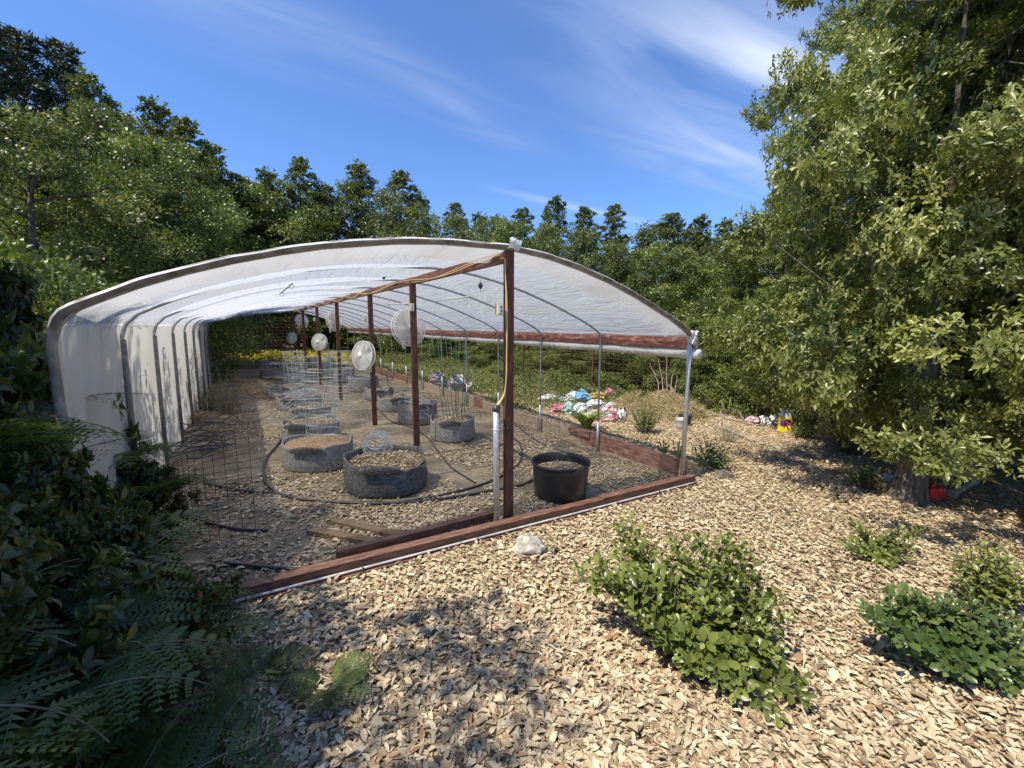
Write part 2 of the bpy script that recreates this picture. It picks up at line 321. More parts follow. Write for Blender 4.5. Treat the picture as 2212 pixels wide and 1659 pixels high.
gm.add(V, [(i*ny+j, (i+1)*ny+j, (i+1)*ny+j+1, i*ny+j+1) for i in range(len(xs)-1) for j in range(ny-1)])
tag(gm.build('ground', M_ground), kind='structure')
XL, XR, Y0, S, XM = -.80, 4.37, 3.016, 1.449, 1.90
YE = Y0+13*S
fm = MB(); fm.grid(lambda a, b: (XL+(XR-XL)*a, Y0+.05+(YE-Y0)*b, gz(XL+(XR-XL)*a, Y0+.05+(YE-Y0)*b)+.006), 6, 20)
tag(fm.build('ground_cloth', M_cloth), kind='structure')

# ------------------------------------------------------------------ GREENHOUSE
PROF = [(-.79, 1.70), (-.765, 1.765), (-.72, 1.80), (-.64, 1.845), (-.45, 1.94), (-.24, 2.025), (-.02, 2.10), (.22, 2.17), (.48, 2.235), (.94, 2.315), (1.28, 2.35), (1.90, 2.37), (2.3, 2.335), (2.65, 2.27), (3.05, 2.17), (3.47, 2.035), (4.01, 1.83), (4.28, 1.70), (4.36, 1.64)]
px_ = np.array([p[0] for p in PROF]); pz_ = np.array([p[1] for p in PROF])
def prof(t, off=0.0):
    """roof line, t 0..1 left to right by arc length"""
    s = np.concatenate([[0], np.cumsum(np.hypot(np.diff(px_), np.diff(pz_)))]); s /= s[-1]
    x = np.interp(t, s, px_); z = np.interp(t, s, pz_)
    if off:
        e = .01; x1, z1 = np.interp(t+e, s, px_), np.interp(t+e, s, pz_); x0, z0 = np.interp(t-e, s, px_), np.interp(t-e, s, pz_)
        d = math.hypot(x1-x0, z1-z0); x, z = x-(z1-z0)/d*off, z+(x1-x0)/d*off
    return x, z
gh = empty('greenhouse', (XM, Y0, gz(XM, Y0)), 'long low hoop greenhouse with milky plastic roof, open near end and red timber posts', 'greenhouse')
for k in range(14):
    y = Y0+k*S; dz = AY*(y-Y0); mb = MB()
    pts = [(XL, y, gz(XL, y)-.02)]+[(XL, y, h) for h in (.5+dz, 1.2+dz, 1.62+dz)]
    pts += [(*[prof(t, -.012)[0]], y, prof(t, -.012)[1]+dz) for t in np.linspace(0.004, .996, 44)]
    pts += [(XR, y, 1.58+dz), (XR, y, 1.0+dz), (XR, y, gz(XR, y)-.02)]
    if k == 0: pts = pts[:-3]
    o = child(mb.tube(pts, .0145, 10), 'rib', M_rib if k else M_rib, gh, smooth=True)
    if 0 < k < 12: child(MB().tube([(XL, y, gz(XL, y)-.02), (XL, y, .9), (XL+.004, y, 1.60+dz)], .021, 10), 'wall_leg', mat('dark_leg', (.10, .10, .095), .55, .3, c2=(.2, .2, .19), sc=20), gh, smooth=True)
    # lower sleeve of the right leg
    if k < 10:
        child(MB().tube([(XR, y, gz(XR, y)+.45+.02*k), (XR, y, gz(XR, y)-.02)], .0215, 12), 'rib_sleeve', M_galv if k else M_rib, gh, smooth=True)
for k in (0,):
    child(MB().tube([(XR, Y0, gz(XR, Y0)-.02), (XR, Y0, 1.2), (XR, Y0, 1.60)], .026, 14), 'corner_pole', M_galv, gh, smooth=True)
# front hoop wrapped in film
fh = MB()
def wrapr(i): return .0195+.002*math.sin(i*1.7)+.0015*math.sin(i*.63)
pts = [(XL, Y0-.02, gz(XL, Y0)), (XL, Y0-.02, .8), (XL, Y0-.02, 1.6)]+[(prof(t, .0)[0], Y0-.02, prof(t, .0)[1]) for t in np.linspace(0, 1, 60)]
fh.tube(pts, np.array([wrapr(i) for i in range(len(pts))]), 14)
child(fh, 'wrapped_front_hoop', mat('weathered_hoop', (.11, .09, .07), .6, c2=(.30, .28, .24), sc=9, bump=.3), gh, smooth=True)
ts = MB(); ts.grid(lambda a, b: ((lambda q_: (q_[0], Y0-.045+.05*b, q_[1]))(prof(a, .024-.016*abs(b-.55)*2+.002*math.sin(a*90)))), 120, 5); child(ts, 'film_edge', M_roll, gh, smooth=True)
# film cover: roof
cv = MB(); rs = np.random.RandomState(3); ph = rs.rand(40)*6.28
def cover(a, b):
    y = Y0-.03+(YE-Y0+.06)*b; k = (y-Y0)/S; fr = k-math.floor(k); t = a
    x, z = prof(t, .010); sag = math.sin(math.pi*fr)
    x2, z2 = prof(t, .010-sag*((.095 if t < .42 else .095-.075*min(1, (t-.42)/.12))*min(1, t*12)+.010*math.sin(9*t+ph[int(max(k, 0)) % 40])+.006*math.sin(31*t+3*k)))
    return (x2, y, z2+AY*(y-Y0))
cv.grid(lambda a, b: cover(b, a), 13*10, 96)
child(cv, 'roof_film', M_film, gh, smooth=True)
cw = MB()
def wall(a, b):
    y = Y0-.03+(YE-Y0+.06)*a; k = (y-Y0)/S; fr = (k-math.floor(k)); z = gz(XL, y)-.0+(1.71+AY*(y-Y0)-gz(XL, y))*b
    bl = math.sin(math.pi*fr)
    return (XL-.022+.022*b**6-.05*bl*(1-.5*b)*(1-b**6)-.014*bl*math.sin(22*fr+4*b+k*2)*(.3+b)-.006*math.sin(40*fr+5*b), y, z+.012*b)
cw.grid(wall, 13*14, 24)
child(cw, 'side_wall_film', M_filmw, gh, smooth=True)
# doubled flap hanging under the front hoop
fl = MB(); rs2 = np.random.RandomState(8); kn = rs2.rand(30)
def flap(a, b):
    t = .02+.965*a; wv = .17+.09*np.interp(a*29, range(30), kn)+.10*math.sin(a*3.1)
    drop = .025+.05*b*b+.018*math.sin(a*23+b*3)*b
    x, z = prof(t, -drop); return (x, Y0+.0+wv*b, z)
fl.grid(flap, 110, 8)
child(fl, 'film_flap', M_flap, gh, smooth=True)
# peak tab of film
tb = MB(); tb.grid(lambda a, b: (XM-.055+.11*a+.015*b, Y0-.062-.015*math.sin(3*b), 2.345+.085*b+.01*math.sin(6*a)), 6, 5)
tag(child(tb, 'film_tab', M_roll, gh, smooth=True))
# timber posts under the ridge
pys = [Y0]+[Y0+v for v in (2.356, 4.517, 7.551, 10.62, 13.96, 17.42)]
for i, y in enumerate(pys):
    top = 2.37 if i == 0 else 2.30
    b = MB().box((XM, y+(.015 if i == 0 else 0), (top+AY*(y-Y0)+gz(XM, y)-.05)/2), (.078, .05, top+AY*(y-Y0)-gz(XM, y)+.05))
    child(b, 'ridge_post', M_wood, gh, bevel=.004)
rb = MB(); rb.box((XM+.0, (Y0+.05+YE)/2, 2.298+AY*(YE-Y0)/2), (.04, YE-Y0-.05, .092), Z=(0, -AY, 1), X=(1, 0, 0))
child(rb, 'ridge_beam', mat('red_beam', (.09, .032, .02), .6, c2=(.30, .125, .08), sc=6, stretch=(7, 1.2, 7), bump=.2), gh, bevel=.004)
eb = MB(); eb.box((XR+.045, (Y0+YE)/2, 1.555+AY*(YE-Y0)/2), (.035, YE-Y0, .13), Z=(0, -AY, 1))
child(eb, 'eave_board', M_eave, gh, bevel=.003)
rl = MB(); pts = [(XR+.095+.006*math.sin(y*2.1), y, 1.445+AY*(y-Y0)-.02*math.sin(math.pi*(y-Y0)/S) ** 2*.5-.02*math.exp(-(y-Y0))) for y in np.linspace(Y0-.07, YE+.05, 130)]
rl.tube(pts, np.array([.058+.005*math.sin(i*.9)+.003*math.sin(i*2.3) for i in range(130)]), 14)
child(rl, 'rolled_side_curtain', M_roll, gh, smooth=True)
# curtain film between eave and roll
cf = MB(); cf.grid(lambda a, b: (XR+.012+.135*math.sin(min(1, b*1.3)*1.5)-.03*b, Y0-.03+(YE-Y0)*a, 1.665-.16*b+AY*(YE-Y0)*a+.004*math.sin(a*190)), 120, 8)
child(cf, 'eave_film', M_roll, gh, smooth=True)
# crumpled film at the right corner
cc = MB()
def crum(a, b):
    th = a*2*math.pi; r_ = .05+.018*math.sin(5*th+7*b)+.012*math.sin(11*th-9*b); r_ *= (1-.3*b)
    return (XR+.015+r_*math.cos(th), Y0-.02+r_*math.sin(th)*.8, 1.69-.15*b+.008*math.sin(7*th))
cc.grid(crum, 36, 12)
child(cc, 'bunched_film', M_roll, gh, smooth=True)
# knee boards on the right
def board(y0, y1, h0, h1, x, m, th=.035, nm='side_board'):
    z0, z1 = gz(x, y0), gz(x, y1); a = (z1-z0)/(y1-y0)
    b = MB().box((x, (y0+y1)/2, (z0+z1)/2+(h0+h1)/2), (th, math.hypot(y1-y0, z1-z0), h1-h0), Z=(0, -a, 1), X=(1, 0, 0))
    return child(b, nm, m, gh, bevel=.003)
board(Y0-.02, Y0+1.86, .055, .275, XR+.045, M_woodh)
board(Y0+.0, Y0+8*S, -.05, .054, XR+.047, M_grey, .04)
board(Y0+1.863, Y0+5.1, .055, .235, XR+.05, M_grey)
board(Y0+1.64, Y0+2.12, .17, .27, XR+.012, M_woodh, .026, 'splice_block')
board(Y0+5.103, Y0+5.5, .06, .27, XR+.035, M_woodh, .03, 'splice_block')
board(Y0+5.503, Y0+9.2, .05, .235, XR+.05, M_grey)
board(Y0+9.203, YE, .05, .25, XR+.045, M_woodh)
# front sill: two boards, the right one longer, with a white pipe in the groove
def sill(x0, x1, m, y, h0, h1, th, nm='front_sill'):
    z0, z1 = gz(x0, y), gz(x1, y); a = (z1-z0)/(x1-x0)
    b = MB().box(((x0+x1)/2, y, (z0+z1)/2+(h0+h1)/2), (math.hypot(x1-x0, z1-z0), th, h1-h0), X=(1, 0, a), Z=(-a, 0, 1))
    return child(b, nm, m, gh, bevel=.004)
sill(XL-.02, 2.93, M_woodx, Y0-.085, -.02, .105, .085)
sill(2.933, XR+.075, M_woodx, Y0-.087, -.02, .118, .085)
sill(XL-.02, XR+.06, M_woodx, Y0-.150, -.04, .028, .035, 'lower_sill')
pb = MB(); pb.tube([(x, Y0-.147, gz(x, Y0)+.045) for x in np.linspace(XL, XR+.065, 30)], .009, 10)
child(pb, 'sill_pipe', mat('dirty_white_pipe', (.38, .36, .32), .5, c2=(.62, .60, .56), sc=9), gh, smooth=True)
for x in (.6, 1.35, 1.5, 2.35, 3.1, 3.75):
    pb = MB(); pb.tube([(x, Y0-.133, gz(x, Y0)+.06), (x, Y0-.162, gz(x, Y0)+.058), (x, Y0-.162, gz(x, Y0)+.03)], .004, 6)
    child(pb, 'pipe_strap', M_hose, gh)
# far end: white pipe door frame
de = MB(); de.tube([(XL+.05, YE+.03, 1.80), (XL+.05, YE+.03, .95), (XL+.32, YE+.03, .93), (XL+.32, YE+.03, 1.90)], .025, 8)
child(de, 'end_frame', M_white, gh, smooth=True)

# white drain pipe beside the first post, cable, box
q = on_y(1076, 1128, Y0-.03)
pp = empty('drain_pipe', (q[0], Y0-.075, gz(q[0], Y0)), 'grey white plastic pipe standing upright against the first timber post', 'pipe')
child(MB().tube([(q[0], Y0-.0, gz(q[0], Y0)+.0), (q[0], Y0-.0, .7), (q[0], Y0-.0, 1.02)], .027, 16), 'pipe', M_galv, pp, smooth=True)
child(MB().tube([(q[0]-.03, Y0-.0, .86), (q[0], Y0-.034, .86), (q[0]+.03, Y0, .86), (q[0]+.07, Y0-.016, .862)], .006, 6), 'clamp', M_wire, pp)
child(MB().lathe([(.0, .0), (.032, .0), (.034, .02), (.020, .05), (.0, .055)], (q[0], Y0, 1.018), 12), 'plug', M_hose, pp, smooth=True)
# cable
def smooth_path(P, n=8):
    P = np.asarray(P, float); t = np.arange(len(P)); T = np.linspace(0, len(P)-1, (len(P)-1)*n+1); o = []
    for tt in T:
        i = min(int(tt), len(P)-2); u = tt-i; p0 = P[max(i-1, 0)]; p1 = P[i]; p2 = P[i+1]; p3 = P[min(i+2, len(P)-1)]
        o.append(.5*((2*p1)+(-p0+p2)*u+(2*p0-5*p1+4*p2-p3)*u*u+(-p0+3*p1-3*p2+p3)*u**3))
    return np.array(o)
cab = MB(); bx = XM-.03
for s_, ph_ in ((0, 0), (.012, .9)):
    P = []
    for y in np.arange(Y0+.1, YE-1.5, .16):
        P.append((bx-.0-s_, y, 2.30+AY*(y-Y0)-.012+.03*math.sin(y*(4.1 if y > 8 else 2.3)+ph_)))
    cab.tube(smooth_path(P, 4), .006, 6)
P = [(XM-.03, Y0+.1, 2.29), (XM-.06, Y0-.01, 2.27), (XM-.058, Y0-.02, 2.18), (XM-.05, Y0-.03, 2.0), (XM-.045, Y0-.02, 1.85), (XM-.052, Y0-.03, 1.72), (XM-.045, Y0-.02, 1.5), (XM-.05, Y0-.03, 1.3), (XM-.062, Y0-.01, 1.15), (q[0], Y0, 1.06)]
for s_ in (0, .011, .02): cab.tube(smooth_path([(a+.006*math.sin(i*1.3+s_*90), b-s_*.4, c) for i, (a, b, c) in enumerate(P)], 6), .0048, 6)
tag(cab.build('cable', M_cable, smooth=True), 'pale yellow electric cable draped along the ridge beam and down the first post', 'cable')

def junction(y, u, v, label):
    p = on_y(u, v, y-.02); e = empty('junction_box', p, label, 'electrical box', 'electrical boxes on the timber posts')
    child(MB().box(p, (.055, .045, .10)), 'box', M_box, e, bevel=.004)
    child(MB().box(p+np.array([0, -.026, 0]), (.042, .005, .07)), 'cover_plate', M_fan, e, bevel=.002)
    sk = MB()
    for dz in (-.017, .017): sk.lathe([(0, 0), (.006, 0)], (0, 0, 0), 8) if False else sk.box(p+np.array([0, -.03, dz]), (.012, .004, .016))
    child(sk, 'socket', M_hose, e)
junction(pys[0], 1079, 668, 'cream electrical box on the nearest timber post beside the yellow cable')
junction(pys[1], 889, 664, 'cream electrical box above the largest white fan')
junction(pys[2], 789, 688, 'small electrical box on the third timber post from the front')
junction(pys[4], 679, 690, 'tiny electrical box on the fifth timber post from the front')

# ------------------------------------------------------------------ FANS
def make_fan():
    e = empty('wall_fan', (0, 0, 0)); Rr = .245
    cg = MB()
    for r_, y in ((Rr, -.03), (Rr, .035)): cg.tube([(r_*math.cos(a), y, r_*math.sin(a)) for a in np.linspace(0, 2*math.pi, 40, endpoint=False)], .006, 6, closed=True)
    for r_ in np.linspace(.06, .225, 9):
        y = -.03-.05*(1-(r_/Rr) ** 2); cg.tube([(r_*math.cos(a), y, r_*math.sin(a)) for a in np.linspace(0, 2*math.pi, 36, endpoint=False)], .0017, 3, closed=True)
        if r_ > .1: cg.tube([(r_*math.cos(a), .035+.05*(1-(r_/Rr) ** 2), r_*math.sin(a)) for a in np.linspace(0, 2*math.pi, 36, endpoint=False)], .0017, 3, closed=True)
    for a in np.linspace(0, 2*math.pi, 60, endpoint=False):
        for sg in (-1, 1):
            cg.tube([(r_*math.cos(a+.25*(1-r_/Rr)*sg), sg*(.032+.05*(1-(r_/Rr) ** 2)), r_*math.sin(a+.25*(1-r_/Rr)*sg)) for r_ in (.05, .12, .19, Rr)], .0032, 3, cap=False)
    cg.build('cage', M_fan, e)
    MB().add(*lathe_y([(0, -.092), (.05, -.09), (.055, -.075), (.055, -.07)], 20)).build('badge', M_fan, e, True)
    bl = MB()
    for k in range(5):
        a0 = k*2*math.pi/5
        def f(a, b, a0=a0):
            r_ = .04+.17*a; th = a0+(b-.5)*(.5+.5*a); return (r_*math.cos(th), (b-.5)*.05, r_*math.sin(th))
        bl.grid(f, 5, 4)
    bl.build('blade', M_fan, e, True)
    MB().add(*lathe_y([(0, .15), (.06, .145), (.068, .12), (.07, .05), (.06, .02), (0, .01)], 20)).build('motor', M_fan, e, True)
    MB().tube([(0, .10, -.03), (0, .15, -.12), (.0, .17, -.24), (.02, .17, -.27)], .014, 8).build('bracket', M_fan, e, True)
    return e
def lathe_y(prof_, n):
    V = []; F = []
    for r_, y in prof_:
        for j in range(n): V.append((r_*math.cos(2*math.pi*j/n), y, r_*math.sin(2*math.pi*j/n)))
    for i in range(len(prof_)-1):
        for j in range(n): F.append((i*n+j, i*n+(j+1) % n, (i+1)*n+(j+1) % n, (i+1)*n+j))
    return V, F
def copy_tree(o, parent=None):
    c = o.copy(); col.objects.link(c)
    if parent is not None: c.parent = parent
    for ch in list(o.children): copy_tree(ch, c)
    return c
fan0 = make_fan(); fans = []
for i, (u, v, y, yaw, sc, lb) in enumerate([
        (883, 708, pys[1]+.20, 16, 1, 'largest white cage fan, high on the second timber post'),
        (785, 768, pys[2]-.14, -62, 1.0, 'white cage fan hung low on the third timber post'),
        (722, 694, pys[3]+.2, 40, .95, 'white cage fan high on the fourth timber post'),
        (690, 739, pys[4]-.15, -45, .98, 'white cage fan hung low on the fifth timber post'),
        (652, 693, pys[5]+.15, 30, 1.0, 'white cage fan high on the sixth timber post, near the far end'),
        (630, 730, pys[6]-.1, -50, 1.0, 'smallest white cage fan, low on the farthest timber post')]):
    f = fan0 if i == 0 else copy_tree(fan0); f.location = on_y(u, v, y); f.rotation_euler = (R(-6), 0, R(yaw)); f.scale = (sc,)*3
    tag(f, lb, 'fan', 'white fans mounted on the ridge posts')

# hanging rods and pulleys
def rod(a, b, Ya, Yb, label):
    A = on_y(*a, Ya); B = on_y(*b, Yb); e = empty('hanging_rod', A, label, 'rod', 'white rods hooked under the roof')
    child(MB().tube([A, B], .009, 8), 'rod', M_white, e, smooth=True)
    for p, q_ in ((A, B), (B, A)):
        c = p*.93+q_*.07; child(MB().tube([c+np.array([.022*math.cos(t), 0, -.022+.022*math.sin(t)]) for t in np.linspace(0, 6.28, 14)], .003, 5), 'hook', M_rib, e)
rod((607, 633), (631, 612), Y0+2.7, Y0+1.9, 'short white rod with two hooks under the left roof slope')
rod((938, 651), (1012, 641), Y0+2.9, Y0+1.5, 'white rod with hooks under the right roof slope')
rod((836, 658), (893, 655), Y0+4.4, Y0+3.0, 'thin white rod further back, left of the second post')
for (u, v, Y, lb) in ((829, 597, Y0+2.0, 'black rope pulley hanging left of the ridge beam'), (1038, 617, Y0+.9, 'black rope pulley hanging right of the ridge beam')):
    p = on_y(u, v, Y); e = empty('pulley', p, lb, 'pulley', 'black pulleys hanging under the roof')
    child(MB().lathe([(0, .035), (.010, .032), (.022, .012), (.024, -.005), (.012, -.03), (0, -.036)], p, 14), 'body', M_tub, e, smooth=True)
    child(MB().tube([p+np.array([0, 0, .03]), p+np.array([.007, 0, .06]), p+np.array([0, 0, .10])], .0025, 5).tube([p+np.array([0, 0, .03]), p+np.array([-.007, 0, .06]), p+np.array([0, 0, .10])], .0025, 5), 'upper_hook', M_wire, e)
    child(MB().tube([p+np.array([0, 0, -.03]), p+np.array([.008, 0, -.06]), p+np.array([0, 0, -.075]), p+np.array([-.008, 0, -.06]), p+np.array([0, 0, -.03])], .0025, 5), 'lower_hook', M_wire, e)

# ------------------------------------------------------------------ GROW BAGS
def place_cyl(x0, x1, vtop, vbot):
    u = (x0+x1)/2; g_ = at(u, vbot); d = depth(g_); r_ = (x1-x0)/2/FOC*d
    h = nrm(np.array([fw[0]+rt[0]*(u-1106)/FOC, fw[1]+rt[1]*(u-1106)/FOC])); d2 = d+r_; r_ = (x1-x0)/2/FOC*d2*.97
    c = g_[:2]+h*r_; hgt = (vbot-vtop)/FOC*d; return np.array([c[0], c[1], gz(c[0], c[1])+.006]), r_, hgt, d
def soilf(seed, amp=.03, dome=.06, r0=.5):
    rs = np.random.RandomState(seed); k = rs.rand(6, 4)*6
    return lambda x, y: dome*(1-(x*x+y*y)/(r0*r0))+amp*sum(math.sin(k[i, 0]*3*x+k[i, 1]*3*y+k[i, 2]) for i in range(6))/4
def litter_on(c, r_, fz, z, n, seed, m=None, L_=.045, name='leaf_cover', parent=None, lift=.008):
    g = np.random.default_rng(seed); a = g.uniform(0, 6.28, n); q = r_*np.sqrt(g.uniform(0, 1, n))*.93; x, y = q*np.cos(a), q*np.sin(a)
    pz = np.array([fz(i, j) for i, j in zip(x, y)])+z+g.uniform(0, lift, n)
    pos = np.stack([c[0]+x, c[1]+y, c[2]+pz], 1)-np.array(parent.location)
    az = g.uniform(0, 6.28, n); dr = np.stack([np.cos(az), np.sin(az), g.normal(0, .25, n)], 1); nm = nrm(np.stack([g.normal(0, .35, n), g.normal(0, .35, n), np.ones(n)], 1))
    if n < 1: return None
    return leaf_mesh(name, pos, dr, nm, L_*g.uniform(.6, 1.2, n), L_*.42*g.uniform(.7, 1.2, n), g.uniform(.1, 1, n), m or M_litter, T6, parent)
bagcount = 0
def bag(x0, x1, vt, vb, label, seed, slump=.03, soil=.72, m=None, sm=None, fold=True, leaves=250, rimdip=.0):
    c, r_, h, d = place_cyl(x0, x1, vt, vb); rs = np.random.RandomState(seed); k = rs.rand(8)*6.28
    e = empty('grow_bag', c, label, 'grow bag', 'grey fabric grow bags standing in rows')
    def wob(a, i, rr, z):
        w_ = 1+.022*math.sin(2*a+k[0])+.014*math.sin(3*a+k[1])+.009*math.sin(7*a+k[2]+z*9)+slump*.5*math.sin(5*a+k[3]+z*14)
        dz = 0
        if i >= 6: dz = .02*math.sin(2*a+k[4])+.012*math.sin(5*a+k[5])+slump*.3*math.sin(3*a+k[6])+.3*slump*math.sin(6*a+k[3])+rimdip*math.cos(a-k[7])
        return (w_, dz)
    P = [(.02, .0), (r_*.9, .0), (r_*.975, .012), (r_*1.0, h*.12), (r_*1.01, h*.4), (r_*1.0, h*.7), (r_*.99, h*.92), (r_*.985, h), (r_*.955, h), (r_*.95, h*.9), (r_*.95, h*soil*.8)]
    child(MB().lathe(P, c, 56, wob=wob), 'fabric', m or M_felt, e, smooth=True)
    if fold:
        a0 = 3.6+rs.rand()*.6; fb = MB()
        def ff(a, b):
            th = a0+a*.9; q_ = r_*(1.0+.10*math.sin(b*2.2)); return (c[0]+q_*math.cos(th), c[1]+q_*math.sin(th), c[2]+h+.045*math.sin(b*3.0)*math.sin(a*3.14)-.05*b*b)
        fb.grid(ff, 12, 6); child(fb, 'folded_rim', M_feltd, e, smooth=True)
    fz = soilf(seed, .016*r_/.4, .05*r_/.4, r_)
    child(MB().disc(r_*.97, h*soil, c, 40, 10, fz), 'soil', sm or M_soil, e, smooth=True)
    if leaves: litter_on(c, r_*.97, fz, h*soil+.004, leaves, seed, parent=e, m=None if sm is None else M_chip_leaf, L_=.045 if sm is None else .02)
    return e, c, r_, h
M_chip_leaf = leafmat('orange_chip', [(.28, .16, .08), (.48, .32, .17), (.62, .48, .31)], .05, .8, .2)
B0 = bag(751, 922, 1010, 1082, 'dark slumped fabric grow bag heaped with dry leaves, nearest the first post', 1, .055, .80, M_feltd, leaves=900, rimdip=.04)
B1 = bag(621, 763, 968, 1025, 'grey grow bag with orange wood chips and a torn folded rim', 2, .03, .88, sm=M_chips, leaves=900)
bag(617, 735, 918, 966, 'grey grow bag just behind the one with orange chips', 3, .03, .8, leaves=350)
bag(628, 714, 885, 915, 'grey grow bag third from the front in the left row', 4, .03, .8, leaves=200)
bag(604, 692, 862, 890, 'grey grow bag under the heap of crumpled wire', 5, .03, .8, leaves=150)
bag(584, 659, 838, 863, 'grey grow bag fifth from the front in the left row', 6, leaves=90)
bag(574, 646, 817, 838, 'grey grow bag sixth from the front in the left row', 7, leaves=60)
bag(566, 632, 800, 818, 'grey grow bag seventh from the front in the left row, under a plastic sack', 8, leaves=40, fold=False)
bag(556, 606, 780, 797, 'grey grow bag at the far end of the left row', 9, leaves=0, fold=False)
M1 = bag(929, 1028, 912, 959, 'grey grow bag holding the bundle of green stakes', 10, .02, .84, leaves=300)
bag(862, 946, 876, 921, 'round grey grow bag right behind the second timber post', 11, .02, .72, leaves=200)
bag(818, 887, 862, 892, 'wrinkled grey grow bag with a crumpled dark rim between two posts', 12, .07, .85, leaves=150)
bag(786, 850, 845, 867, 'collapsed flattened grey grow bag lying on the ground', 13, .12, .9, leaves=80, rimdip=.03)
bag(755, 818, 816, 849, 'tall grey grow bag with an open dark rim, left of the flattened one', 14, .02, .6, leaves=60, fold=False)
bag(722, 766, 798, 829, 'grey grow bag behind the third timber post', 15, leaves=0, fold=False)
bag(692, 727, 784, 806, 'small grey grow bag right of the fifth timber post', 16, leaves=0, fold=False)
bag(664, 694, 774, 795, 'small grey grow bag between the fifth and sixth timber posts', 17, leaves=0, fold=False)
bag(697, 722, 772, 784, 'tiny grey grow bag farthest back in the right row', 18, leaves=0, fold=False)

# black tub
c, r_, h, d = place_cyl(1146, 1273, 1012, 1096)
tu = empty('nursery_tub', c, 'large round black plastic tub with dry leaves inside near the front sill', 'tub'); h *= 1.0
r_ *= 1.02
child(MB().lathe([(.01, .0), (r_*.86, .0), (r_*.88, .01), (r_*.90, h*.33), (r_*.905, h*.34), (r_*.93, h*.62), (r_*.937, h*.63), (r_*.95, h*.86), (r_*.955, h*.87), (r_*.96, h*.93), (r_*1.0, h*.935), (r_*1.01, h*.97), (r_*1.0, h), (r_*.96, h), (r_*.93, h*.9), (r_*.92, h*.7), (r_*.91, h*.4), (r_*.90, h*.38)], c, 56), 'shell', M_tub, tu, smooth=True)
hb = MB()
for a0 in (4.35, 1.2): hb.tube([(c[0]+(r_*1.0+.012*math.sin(t*3.14))*math.cos(a0+(t-.5)*.45), c[1]+(r_*1.0+.012*math.sin(t*3.14))*math.sin(a0+(t-.5)*.45), c[2]+h*.965-.025*math.sin(t*3.14)) for t in np.linspace(0, 1, 9)], .009, 7)
child(hb, 'handle', M_tub, tu, smooth=True)
fz = soilf(5, .02, .02, r_); child(MB().disc(r_*.92, h*.72, c, 36, 8, fz), 'soil', M_soil, tu, smooth=True); litter_on(c, r_*.93, fz, h*.72, 420, 77, parent=tu)

# ------------------------------------------------------------------ WIRE CAGES
def wire_cage(c, r_, h, label, group='wire plant cages', n=12, rings=7, tilt=(0, 0), m=M_wire, flare=0.0, wr=.0022, seed=0):
    rs = np.random.RandomState(seed); e = empty('wire_cage', c, label, 'wire cage', group); mb = MB(); top = h
    X = np.array([1, 0, -tilt[0]]); 
    def P(a, z):
        q_ = r_*(1+flare*(z/h))+.01*math.sin(3*a+z*4+seed); return (q_*math.cos(a)+tilt[0]*z, q_*math.sin(a)+tilt[1]*z, z)
    for i in range(rings):
        z = .12+(top-.14)*i/(rings-1); mb.tube([P(a, z+.006*math.sin(a*2+i)) for a in np.linspace(0, 2*math.pi, 26, endpoint=False)], wr, 4, closed=True)
    for a in np.linspace(0, 2*math.pi, n, endpoint=False): mb.tube([P(a, z) for z in np.linspace(-.05, top, 5)], wr, 4)
    mb.build('mesh_cylinder', m, e); return e
def cage_on(u, vb, h, r_, label, **k):
    c = at(u, vb); return wire_cage(c+np.array([0, 0, .1]), r_, h, label, **k)
wire_cage(B1[1]+np.array([.06, .05, B1[3]*.6]), .20, 1.0, 'tall galvanised wire cage standing in the orange chip bag', seed=1, n=14, rings=9)
cage_on(668, 930, 1.15, .20, 'tall galvanised wire cage in the second bag of the left row', seed=2, n=14, rings=10)
cage_on(740, 905, 1.2, .19, 'narrow galvanised wire cage beside the third timber post', seed=3, n=14, rings=11, tilt=(.03, 0))
cage_on(660, 880, 1.1, .2, 'leaning galvanised wire cage behind the left row bags', seed=4, tilt=(-.15, .05))
cage_on(722, 855, 1.0, .22, 'wire cage in the middle aisle left of the fourth timber post', seed=5)
cage_on(636, 850, 1.0, .22, 'wire cage on the fifth bag of the left row', seed=6)
cage_on(602, 826, 1.05, .22, 'reddish wire cage on the sixth bag of the left row', seed=7, m=M_rust)
cage_on(579, 793, 1.1, .25, 'reddish wire cage at the far end of the left row', seed=8, m=M_rust)
cage_on(700, 815, 1.1, .22, 'thin wire cage at the back between the fourth and fifth posts', seed=9)
cage_on(903, 925, .55, .2, 'low wire hoop cage behind the second timber post', seed=10, rings=4, n=7)
# fallen ladder-like wire cage
def fallen_cage(a, b, r0, r1, label, m=M_wire, seed=0, n=10, rings=9):
    A = at(*a)+np.array([0, 0, r0*.9]); B = at(*b)+np.array([0, 0, r1*1.0]); ax = nrm(B-A); s1 = nrm(np.cross(ax, (0, 0, 1))); s2 = np.cross(s1, ax)
    e = empty('wire_cage', A-np.array([0, 0, r0*.9]), label, 'wire cage', 'wire plant cages'); mb = MB(); Ls = np.linalg.norm(B-A)
    def P(t, th):
        r_ = r0+(r1-r0)*t; return A+ax*Ls*t+(s1*math.cos(th)+s2*math.sin(th)*.75)*r_+np.array([0, 0, .01*math.sin(9*t+th)])
    for i in range(rings):
        j_ = rng.normal(0, .02, 3)*(1 if m is M_rust else .2); mb.tube([P(i/(rings-1), th)+j_+.02*np.array([math.sin(2*th+i), math.cos(3*th+i), 0])*(m is M_rust) for th in np.linspace(0, 6.28, 22, endpoint=False)], .0018, 4, closed=True)
    for th in np.linspace(0, 6.28, n, endpoint=False): mb.tube([P(t, th) for t in np.linspace(0, 1, 8)], .0018, 4)
    child(mb, 'mesh_cylinder', m, e)
